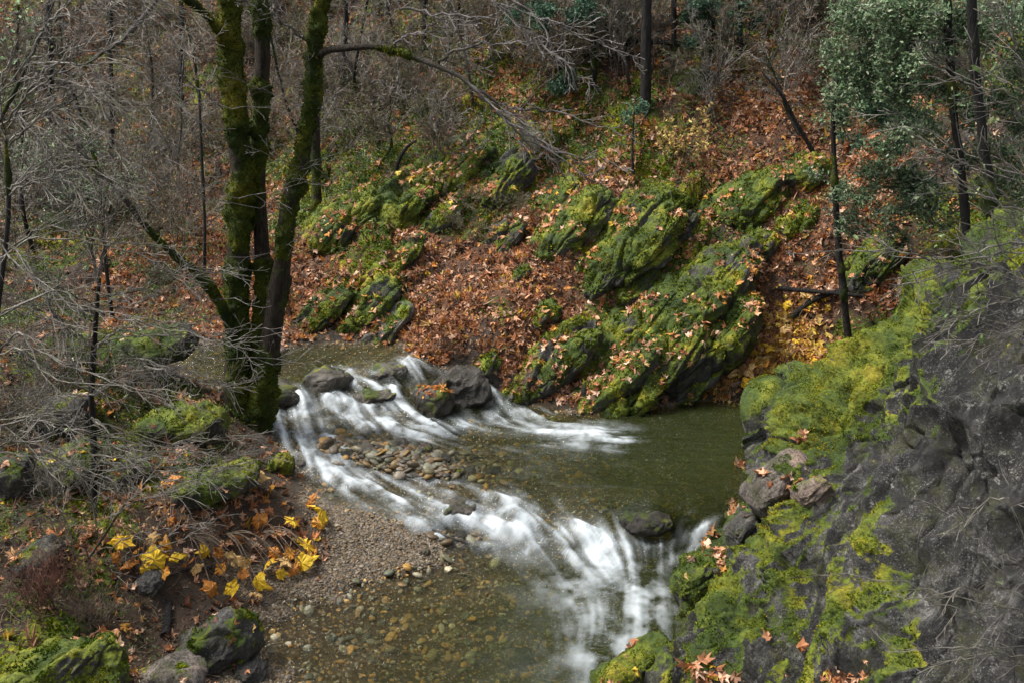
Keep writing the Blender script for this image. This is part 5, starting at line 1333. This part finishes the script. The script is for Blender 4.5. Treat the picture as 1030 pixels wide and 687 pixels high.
clump_bush('bare_bush', 'low twiggy brush between the shaded rocks at the left', 60, 500, 97, M_TW1, .8, 22, .9)
clump_bush('bare_bush', 'fine twiggy brush above the peach leaved sapling', 120, 500, 98, M_TW2, .6, 18, 1.)
clump_bush('bare_bush', 'dense twiggy brush on the mound before the upper pool', 150, 395, 99, M_TW1, .9, 26, 1.)
clump_bush('bare_bush', 'dense twiggy brush against the left edge above the shaded rocks', 15, 430, 100, M_TW2, 1.0, 26, 1.)
clump_bush('bare_bush', 'low dark brush right below the foot of the maple', 235, 470, 101, M_TW2, .45, 20, 1.2)
clump_bush('bare_bush', 'dense brush on the left mound under the drooping pale twigs', 60, 380, 102, M_TW1, .9, 24, 1.)
spray_tree('bare_bush', 'low leafless bush leaning over the gravel on the left', [(60,600),(90,560),(130,500)], [
 ([(110,520),(150,490),(200,475),(250,470)],9.6,9.3), ([(90,560),(130,540),(170,530),(210,525)],9.6,9.2), ([(80,570),(60,520),(50,470),(60,440)],9.6,9.4), ([(100,540),(90,500),(70,460),(30,430)],9.6,9.3)], 84, Yt=9.6, wt=4, kids=9, r0=.007)
clump_bush('red_twig_bush', 'red brown twiggy bush above the big mossy boulder', 45, 612, 91, M_TW3, .85, 26, .45)
clump_bush('red_twig_bush', 'smaller reddish bush right of the sage green shrub', 80, 590, 92, M_TW3, .6, 18, .6, leaf=([(.5, .4, .05), (.45, .3, .05)], .018, .06))
clump_bush('dry_stalks', 'dry tan stalks behind the mossy boulder in the corner', 90, 625, 93, M_DRY, .45, 30, .9)
clump_bush('peach_leaved_sapling', 'small sapling with peach coloured leaves left of the yellow leaves', 128, 545, 94, M_DRY, .75, 5, .4, leaf=([(.6, .34, .16), (.65, .42, .22)], .034, .5))
clump_bush('yellow_leaved_bush', 'small bush with pale yellow leaves right of the tallest dark trunk', 690, 165, 95, M_TW2, 1.1, 10, .6, leaf=([(.55, .42, .12), (.5, .33, .12)], .05, .5))
clump_bush('yellow_leaved_bush', 'thin bush with small yellow leaves at top centre', 505, 60, 96, M_TW2, 1.2, 8, .6, leaf=([(.45, .38, .05), (.3, .3, .05)], .05, .3))
# near right: sprays from a bush beyond the frame
GR = ([(.25, .34, .16), (.35, .42, .2), (.16, .24, .08)], .035, .03)
spray_tree('bare_bush', 'leafless grey bush arching over the top of the crag from the right', [(1100,300),(1090,250),(1080,180),(1060,120)], [
 ([(1085,240),(1030,215),(970,190),(920,180)],7.6,7.3), ([(1090,270),(1030,255),(960,262),(900,258),(845,245)],7.6,7.3), ([(1090,290),(1040,300),(985,310),(940,325)],7.6,7.3), ([(1080,180),(1030,120),(980,90),(930,60)],7.6,7.4),
 ([(1095,300),(1040,330),(1000,335),(960,350)],7.6,7.4), ([(1085,220),(1030,180),(960,150),(900,110)],7.6,7.4), ([(1095,295),(1030,275),(980,270),(900,290)],7.6,7.3), ([(1070,140),(1040,90),(1020,40),(1010,0)],7.6,7.4)], 85, Yt=7.6, wt=5, kids=9, leaf=GR, r0=.009, P=dict(PS, kids=[8, 7, 4], rmin=.0036))
spray_tree('bare_bush', 'leafless bush with a few round green leaves at the bottom right corner', [(1110,700),(1090,660),(1080,600)], [
 ([(1085,620),(1030,615),(960,600),(900,585),(815,575)],6.3,6.1), ([(1090,650),(1030,640),(960,610),(900,600)],6.3,6.1), ([(1085,600),(1030,570),(980,540),(960,520)],6.3,6.1), ([(1090,660),(1030,660),(970,650),(900,655)],6.3,6.1),
 ([(1085,640),(1030,600),(990,590),(930,600)],6.3,6.1), ([(1095,680),(1040,670),(990,660),(960,665)],6.3,6.1), ([(1085,610),(1040,560),(1010,500),(965,535)],6.3,6.2)], 86, Yt=6.3, wt=4, kids=6, leaf=GR, r0=.006, extra=0, P=dict(PS, kids=[7, 6, 3], rmin=.0036))

# ------------------------------------------------------------------ big leaved plants (yellow in autumn)
_ab = np.linspace(0, 2 * np.pi, 23, endpoint=False); _rb = (.74 + .30 * np.cos(_ab * 5)) * np.where(np.arange(23) % 2 == 0, 1.0, .86)
_rb[16:19] *= .45
def big_leaf(p, n, size, colr, rg, cup=.5):
    rings = [0, .35, .7, 1.0]; V = [(0, 0, 0)]
    irr = 1 + .16 * np.sin(_ab * 2 + rg.uniform(0, 6)) + rg.normal(0, .10, 23); fold = rg.uniform(-.35, .6)
    for r in rings[1:]:
        rr_ = _rb * irr if r == 1.0 else (np.ones(23) + irr) / 2
        for k in range(23):
            ph = _ab[k]; x = math.cos(ph) * r * rr_[k]; y = math.sin(ph) * r * rr_[k]
            z = -cup * r * r + .10 * r * math.sin(ph * 9 + r * 3) + rg.normal(0, .11 * r) - fold * abs(x)
            V.append((x, y, z))
    V = np.array(V); F3 = [(0, 1 + k, 1 + (k + 1) % 23) for k in range(23)]; F4 = []
    for q in range(2):
        o = 1 + q * 23
        F4 += [(o + k, o + 23 + k, o + 23 + (k + 1) % 23, o + (k + 1) % 23) for k in range(23)]
    n = np.array(n, float); n /= np.linalg.norm(n); t = np.cross(n, rg.normal(0, 1, 3)); t /= np.linalg.norm(t); b = np.cross(n, t)
    W = (V[:, :1] * t + V[:, 1:2] * b * rg.uniform(.75, 1) + V[:, 2:] * n) * size
    c = np.array(colr)[None] * rg.uniform(.75, 1.15, (len(V), 1)) * np.ones((len(V), 3))
    if rg.random() < .5: c[47:] = c[47:] * np.array([.85, .6, .5])
    return W, [np.array(F3), np.array(F4)], c
YB = [(.72, .45, .03), (.64, .30, .04), (.52, .21, .04), (.64, .42, .17), (.78, .52, .035)]
def rhubarb(lb, base, lvs, seed, Y=None, gp=None):
    kk = 1.45 if seed < 8 else 1.0
    rg = np.random.default_rng(seed); b = hit(*base) if Y is None else PY(*base, Y)
    root = empty('big_leaved_plant', tuple(b)); tag(root, lb, 'plant', gp)
    for (u, v, w, ci) in lvs:
        g = hit(u, v + w * .45); e = PY(u, v, float(g[1]) - .08); e[2] = max(e[2], g[2] + .06)
        mid = (b + e) / 2 + np.array([0, 0, .10 + .1 * np.linalg.norm(e - b)])
        T = Tubes(); A = cr_path([b - b, mid - b, e - b], 9); T.add([tuple(a) for a in A], list(np.linspace(.009, .005, 9)), 5)
        s = T.build('stalk', M_DRY, root)
        s_ = w / FPX * e[1] * 1.07 / 2 * kk
        W, F, c = big_leaf(e, (rg.normal(0, .7), -.6 + rg.normal(0, .5), .7), s_, YB[ci], rg, rg.uniform(-.05, .35))
        l = mesh_np('leaf', W, F, M_LEAF, False, cols=dict(col=c), parent=root); l.location = tuple(e - b)
rhubarb('cluster of five large yellow leaves nearest the peach leaved sapling', (142,580), [(122,545,22,0),(152,541,15,3),(155,563,24,4),(168,550,16,1),(180,557,20,4),(146,572,12,4),(130,566,14,2),(165,575,14,1),(118,560,12,2),(190,566,12,2),(138,552,12,1)], 1)
rhubarb('pair of orange leaves on tall stalks above the yellow cluster', (172,545), [(176,484,18,2),(171,524,12,2),(163,487,10,1)], 2)
rhubarb('plant with tan and yellow leaves sprawling on dark soil', (190,540), [(206,555,14,0),(238,562,22,3),(213,592,18,2),(233,591,16,4),(222,572,12,1),(245,577,13,2),(198,572,12,3),(220,556,12,2)], 3)
rhubarb('plant with drooping yellow leaves nearest the pale sand', (228,538), [(258,583,20,4),(268,566,15,0),(287,564,17,3),(258,597,14,3),(276,556,13,2),(246,566,12,1),(282,577,12,4)], 4)
rhubarb('bright yellow leaved plant at the right end of the leafy bank', (262,535), [(303,566,20,4),(309,548,20,0),(294,523,14,4),(262,522,16,2),(312,562,14,3),(292,556,14,1),(278,536,12,2),(296,572,13,2),(316,556,10,1)], 5)
rhubarb('large yellow leaf plant at the rim of the white rapids', (288,505), [(325,513,24,4),(312,503,14,2),(320,526,14,1)], 6)
rhubarb('single orange leaf plant beside the mossy stone of the rapids', (250,500), [(258,478,17,3),(272,490,9,1)], 7)
rhubarb('lone pale yellow leaf hanging on a thin stalk over the far pool edge', (742,352), [(708,362,20,3)], 8)
rhubarb('bright yellow leaf cluster at the top of the gully by the dark stick', (800,330), [(791,306,13,4),(817,298,14,3),(789,331,14,3),(812,312,10,1)], 9)
rhubarb('wide pale yellow leaves low in the gully at the water', (760,395), [(735,375,16,3),(750,385,18,0),(752,371,22,3),(770,365,14,1),(730,390,14,1)], 10)
rhubarb('yellow leaves left of the dark slim trunk in the gully', (815,385), [(818,372,18,4),(822,362,14,0),(808,379,14,1),(826,382,14,3),(797,367,14,3)], 11)
rhubarb('tan and yellow leaves in the middle of the gully', (785,375), [(776,350,14,0),(806,352,16,3),(786,358,14,1),(800,342,12,0),(768,382,12,3)], 12)

# ------------------------------------------------------------------ sticks, dry grass, loose leaves
def stick(lb, pl, w, Y=None, mat=M_DRY, seed=1, name='fallen_stick', on='ground', lift=.04):
    pts = []
    for a in pl:
        if len(a) == 3: pts.append(PY(*a)); continue
        p = hit(*a) if on == 'ground' else crag_hit(*a)[0]
        pts.append(np.array(p) + np.array([0, -.03, lift]))
    Yc = float(pts[0][1]); root = thick(name, [(p, W2R(w * (1 - .4 * i / len(pts)), Yc)) for i, p in enumerate(pts)], mat, None, seed, .0, sides=8, step=.05, rough=.3)
    tag(root, lb, 'stick'); return root
stick('dark level stick lying across the dark slim trunk', [(781, 301), (820, 305), (866, 310)], 5, mat=M_BARKD, seed=3, lift=.2)
stick('dark branch lying up the gully behind the level stick', [(795, 326), (815, 309), (845, 299), (882, 290)], 6, mat=M_BARKD, seed=4, lift=.1)
stick('pale straight stick propped above the rapids', [(534, 387), (553, 371), (570, 356)], 6, seed=5, lift=.16)
stick('thin pale stick on leaves by the upper pool', [(371, 281), (386, 295), (402, 309)], 4, seed=6, lift=.12)
stick('weathered grey stub on the moss slab', [(654, 264), (668, 255), (690, 248)], 8, seed=7, lift=.3)
stick('thin twig lying along the wet edge of the gravel', [(425, 531), (450, 541), (480, 551)], 3, mat=M_BARKD, seed=8)
stick('dark log lying across behind the tallest straight trunk', [(583, 64), (615, 62), (640, 50), (690, 55)], 6, mat=M_BARKD, seed=9, lift=.15)
stick('rotten upright stump on the dark soil above the squared boulder', [(168, 640), (170, 622), (171, 606)], 12, mat=M_BARKD, seed=10, lift=.02)
stick('grey stick in the water below the dark outcrop', [(626, 410), (650, 405), (672, 401)], 4, seed=11, lift=.05)
stick('crooked dark root reaching up the left bank', [(150, 600), (165, 585), (190, 575), (215, 572)], 4, mat=M_BARKD, seed=12)
# the drift of yellow and tan leaves at the mouth of the gully
rg = np.random.default_rng(72)
mk = np.maximum(np.exp(-(((uG - 785) / 52) ** 2 + ((vG - 368) / 26) ** 2) * 1.2), .7 * np.exp(-(((uG - 805) / 24) ** 2 + ((vG - 325) / 22) ** 2) * 1.2)) * land.ravel() * (HV[:, 1] < 19) * (HV[:, 1] > 14)
P_, n_ = sample_surface(HV, HF, HN, mk, 900, rg)
v_, f_, c_ = leaves(P_, n_, rg.uniform(.06, .14, len(P_)), pick(np.vstack([YE, YE, [(.5, .26, .14), (.4, .17, .08)]]), len(P_), rg), rg, .5, .6, .5)
tag(mesh_np('yellow_leaf_drift', v_, f_, M_LEAF, False, cols=dict(col=c_)), 'yellow and tan leaves drifted at the mouth of the gully', 'leaf litter', kind='stuff')
# fallen twigs on the banks
rg = np.random.default_rng(71)
dn = (.25 + (uG < 260) * (vG > 280) * 1.6 + (uG < 430) * (vG < 200) * .5) * vis * land.ravel() * (gravel < .6) * sstep(40, 24, HV[:, 1])
P_, n_ = sample_surface(HV, HF, HN, dn, 9000, rg); T = Tubes()
for p, n in zip(P_, n_):
    a = rg.uniform(0, 6.28); L = rg.uniform(.08, .5); d_ = np.array([math.cos(a), math.sin(a), rg.normal(.1, .25)]); m_ = p + n * .03
    T.add([tuple(m_ - d_ * L / 2), tuple(m_ + rg.normal(0, .02, 3)), tuple(m_ + d_ * L / 2)], [.004, .0035, .0025])
tag(T.build('fallen_twigs', M_DRY), 'thin dry twigs littering the banks', 'twigs', kind='stuff')
# low green growth of the left bank
dn = ((uG < 240) * (vG > 270) * (vG < 480) * 1. + (uG < 160) * (vG >= 480) * .5 + (uG > 60) * (uG < 420) * (vG < 260) * (vG > 120) * .45 + (uG > 330) * (vG < 240) * .25) * vis * land.ravel() * (gravel < .6) * sstep(-.1, .35, fbm(flat, 1.7, 3, 201)) * sstep(34, 24, HV[:, 1])
P_, n_ = sample_surface(HV, HF, HN, dn, 42000, rg)
P_ = P_ + n_ * rg.uniform(.01, .16, (len(P_), 1))
T3 = OVT * np.array([.9, 1]); v_, f_, c_ = leaves(P_, n_, rg.uniform(.014, .034, len(P_)) * np.clip(P_[:, 1] / 14, .8, 1.8), pick(np.array([(.07, .14, .025), (.12, .20, .035), (.04, .08, .02), (.22, .25, .06)]), len(P_), rg) * np.where(P_[:, 1] < 13, .5, 1.)[:, None], rg, .3, .7, .2, T=T3)
tag(mesh_np('ground_cover', v_, f_, M_GREEN, False, cols=dict(col=c_)), 'small green herbs and ferns on the banks', 'ground cover', kind='stuff')
rnd = random.Random(8)
PG = dict(n=[6], wig=[.10], trop=[-1.2], kids=[], t0=[], ang=[], ratio=[], rmin=.0022)
for i, (u, v, s, lb) in enumerate([(462, 362, .34, 'straw coloured grass tuft above the falls'), (522, 393, .34, 'straw coloured grass tuft beside the propped stick'), (478, 352, .3, 'small straw tuft among orange leaves above the falls'), (622, 398, .32, 'straw tuft hanging over the far edge of the pool'),
                                   (445, 352, .26, 'pale grass tuft left of the straw tufts'), (735, 398, .28, 'dry grass at the mouth of the gully'), (590, 250, .35, 'grass tuft above the ribbed slab'), (560, 352, .25, 'thin dry grass on the dark ledge')]):
    p = hit(u, v); T = Tubes()
    for k in range(46):
        a = rnd.uniform(0, 6.28); grow(T, (rnd.gauss(0, .10), rnd.gauss(0, .05), rnd.gauss(.04, .03)), nrm((math.cos(a) * .5, math.sin(a) * .3 - .35, 1)), s * rnd.uniform(.6, 1.3), .004, 0, PG, rnd)
    g = T.build('dry_grass_tuft', M_DRY); g.location = tuple(p); tag(g, lb, 'grass tuft')
rg = np.random.default_rng(44)
def crag_leaf(u, v, w, lb, ci=0):
    p, n = crag_hit(u, v); s = w / FPX * p[1] * 1.07 / 2
    v_, f_, c_ = leaves(np.zeros((1, 3)), n[None], np.array([s]), pick(BR[[0, 3, 1]], 1, rg), rg, .5, .3, .4)
    o = mesh_np('fallen_leaf', v_, f_, M_LEAF, False, cols=dict(col=c_)); o.location = tuple(p + n * .03); tag(o, lb, 'leaf')
for (u, v, w, lb) in [(772, 636, 20, 'brown curled leaf on moss at the foot of the crag'), (806, 646, 22, 'larger pinkish leaf on moss at the foot of the crag'), (722, 677, 16, 'brown leaf low at the bottom of the crag'), (708, 659, 10, 'small leaf beside the bluish slab of the crag'), (792, 676, 9, 'small yellow brown leaf near the bottom edge'), (870, 658, 9, 'tiny orange leaf above the dry stems'), (835, 683, 20, 'brown leaf among the dry stems at the bottom edge'), (855, 684, 16, 'orange leaf at the bottom edge right of the dry stems')]:
    crag_leaf(u, v, w, lb)
# leaves caught along the water side of the crag and on rocks
def scatter_on(V, N, F, mask, count, smin, smax, seed):
    rg_ = np.random.default_rng(seed); s = sample_surface(V, F, N, mask, count, rg_)
    if s is None: return None
    P, n = s
    return leaves(P, n, rg_.uniform(smin, smax, len(P)), np.where((rg_.random(len(P)) < .12)[:, None], pick(YE, len(P), rg_), pick(BR, len(P), rg_)), rg_, .45, .5, .3)
cu2, cv2 = CR['u'], CR['v']
rim = np.zeros(len(CV2))
for (uc, vc, ru, rv) in ((708, 535, 16, 22), (722, 560, 12, 18), (738, 498, 12, 26), (690, 600, 8, 18), (742, 465, 10, 14), (700, 520, 10, 14), (805, 440, 12, 10), (720, 680, 30, 10), (850, 680, 30, 10), (700, 668, 14, 8)):
    rim = np.maximum(rim, np.exp(-(((cu2 - uc) / ru) ** 2 + ((cv2 - vc) / rv) ** 2) * 1.5) ** 2)
pr = [scatter_on(CV2, CR['N'], CF, rim, 620, .05, .12, 5)]
for ob in [o for o in bpy.data.objects if o.get('category') in ('rock',) and 7 < o.location.y < 25]:
    me = ob.data; m = len(me.vertices); v = np.empty(m * 3, np.float32); me.vertices.foreach_get('co', v); v = v.reshape(-1, 3) + np.array(ob.location)
    f = np.empty(len(me.polygons) * 3, np.int32); me.polygons.foreach_get('vertices', f); f = f.reshape(-1, 3)
    n = vnormals(v, f); far = ob.location.y > 14
    area = (v[:, 0].max() - v[:, 0].min()) * (v[:, 1].max() - v[:, 1].min())
    w_ = sstep(.35, .8, n[:, 2]) * sstep(.0, .5, fbm(v, 1.3, 3, 3) + .2)
    pr.append(scatter_on(v, n, f, w_, int(area * (55 if far else 12)) + 2, .045, .105, int(abs(ob.location.x * 100))))
pr = [p for p in pr if p]
a, b_, c = join(pr); o = mesh_np('scattered_leaves', a, b_, M_LEAF, False, cols=dict(col=c)); tag(o, 'brown leaves caught on ledges of the rocks', 'leaf litter', kind='stuff')
lf = [o for o in bpy.data.objects if o.get('label', '').startswith('wet boulder with orange leaves')][0]
me = lf.data; m = len(me.vertices); v = np.empty(m * 3, np.float32); me.vertices.foreach_get('co', v); v = v.reshape(-1, 3) + np.array(lf.location)
f = np.empty(len(me.polygons) * 3, np.int32); me.polygons.foreach_get('vertices', f); f = f.reshape(-1, 3); n = vnormals(v, f)
rg_ = np.random.default_rng(9); P, nn_ = sample_surface(v, f, n, sstep(.5, .9, n[:, 2]), 70, rg_)
a = leaves(P, nn_, rg_.uniform(.035, .075, 70), pick(np.array([(.55, .25, .06), (.5, .18, .04), (.6, .35, .1), (.3, .1, .04)]), 70, rg_), rg_, .4, .4, .3)
o = mesh_np('leaf_pile', a[0], a[1], M_LEAF, False, cols=dict(col=a[2])); tag(o, 'orange leaves heaped on the wet boulder in the rapids', 'leaf litter', kind='stuff')
# ------------------------------------------------------------------ camera, sky, light
cam = bpy.data.objects.new('camera', bpy.data.cameras.new('camera')); COL.objects.link(cam)
cam.location = (0, 0, H); cam.rotation_euler = (math.radians(90) - PITCH, 0, 0)
cam.data.sensor_width = 36; cam.data.lens = 36 * FPX / 1030; cam.data.clip_end = 500; cam.data.clip_start = .1
SC.camera = cam
w = bpy.data.worlds.new('World'); SC.world = w; w.use_nodes = True
n = w.node_tree; n.nodes.clear()
sky = n.nodes.new('ShaderNodeTexSky'); sky.sky_type = 'NISHITA'; sky.sun_disc = False
EL, AZ = math.radians(60), math.radians(278)
sky.sun_elevation = EL; sky.sun_rotation = AZ; sky.dust_density = 4; sky.air_density = 1
hs = n.nodes.new('ShaderNodeHueSaturation'); hs.inputs['Saturation'].default_value = .32
bg = n.nodes.new('ShaderNodeBackground'); bg.inputs[1].default_value = .13
ow = n.nodes.new('ShaderNodeOutputWorld')
n.links.new(sky.outputs[0], hs.inputs['Color']); n.links.new(hs.outputs[0], bg.inputs[0]); n.links.new(bg.outputs[0], ow.inputs[0])
sl = bpy.data.lights.new('sun', 'SUN'); sl.energy = 3.1; sl.angle = math.radians(17); sl.color = (1, .955, .88)
so = bpy.data.objects.new('sun', sl); COL.objects.link(so)
d = Vector((math.sin(AZ) * math.cos(EL), math.cos(AZ) * math.cos(EL), math.sin(EL)))
so.rotation_euler = d.to_track_quat('Z', 'Y').to_euler()
SC.view_settings.view_transform = 'Standard'; SC.view_settings.look = 'None'; SC.view_settings.exposure = .95; SC.view_settings.gamma = 1
cy = SC.cycles
cy.max_bounces = 5; cy.diffuse_bounces = 3; cy.glossy_bounces = 2; cy.transmission_bounces = 2; cy.transparent_max_bounces = 8
cy.use_denoising = True
try: cy.denoiser = 'OPENIMAGEDENOISE'; cy.denoising_input_passes = 'RGB_ALBEDO_NORMAL'
except Exception: pass
cy.use_adaptive_sampling = True; cy.adaptive_threshold = .02
cy.caustics_reflective = False; cy.caustics_refractive = False
SC.render.use_persistent_data = False
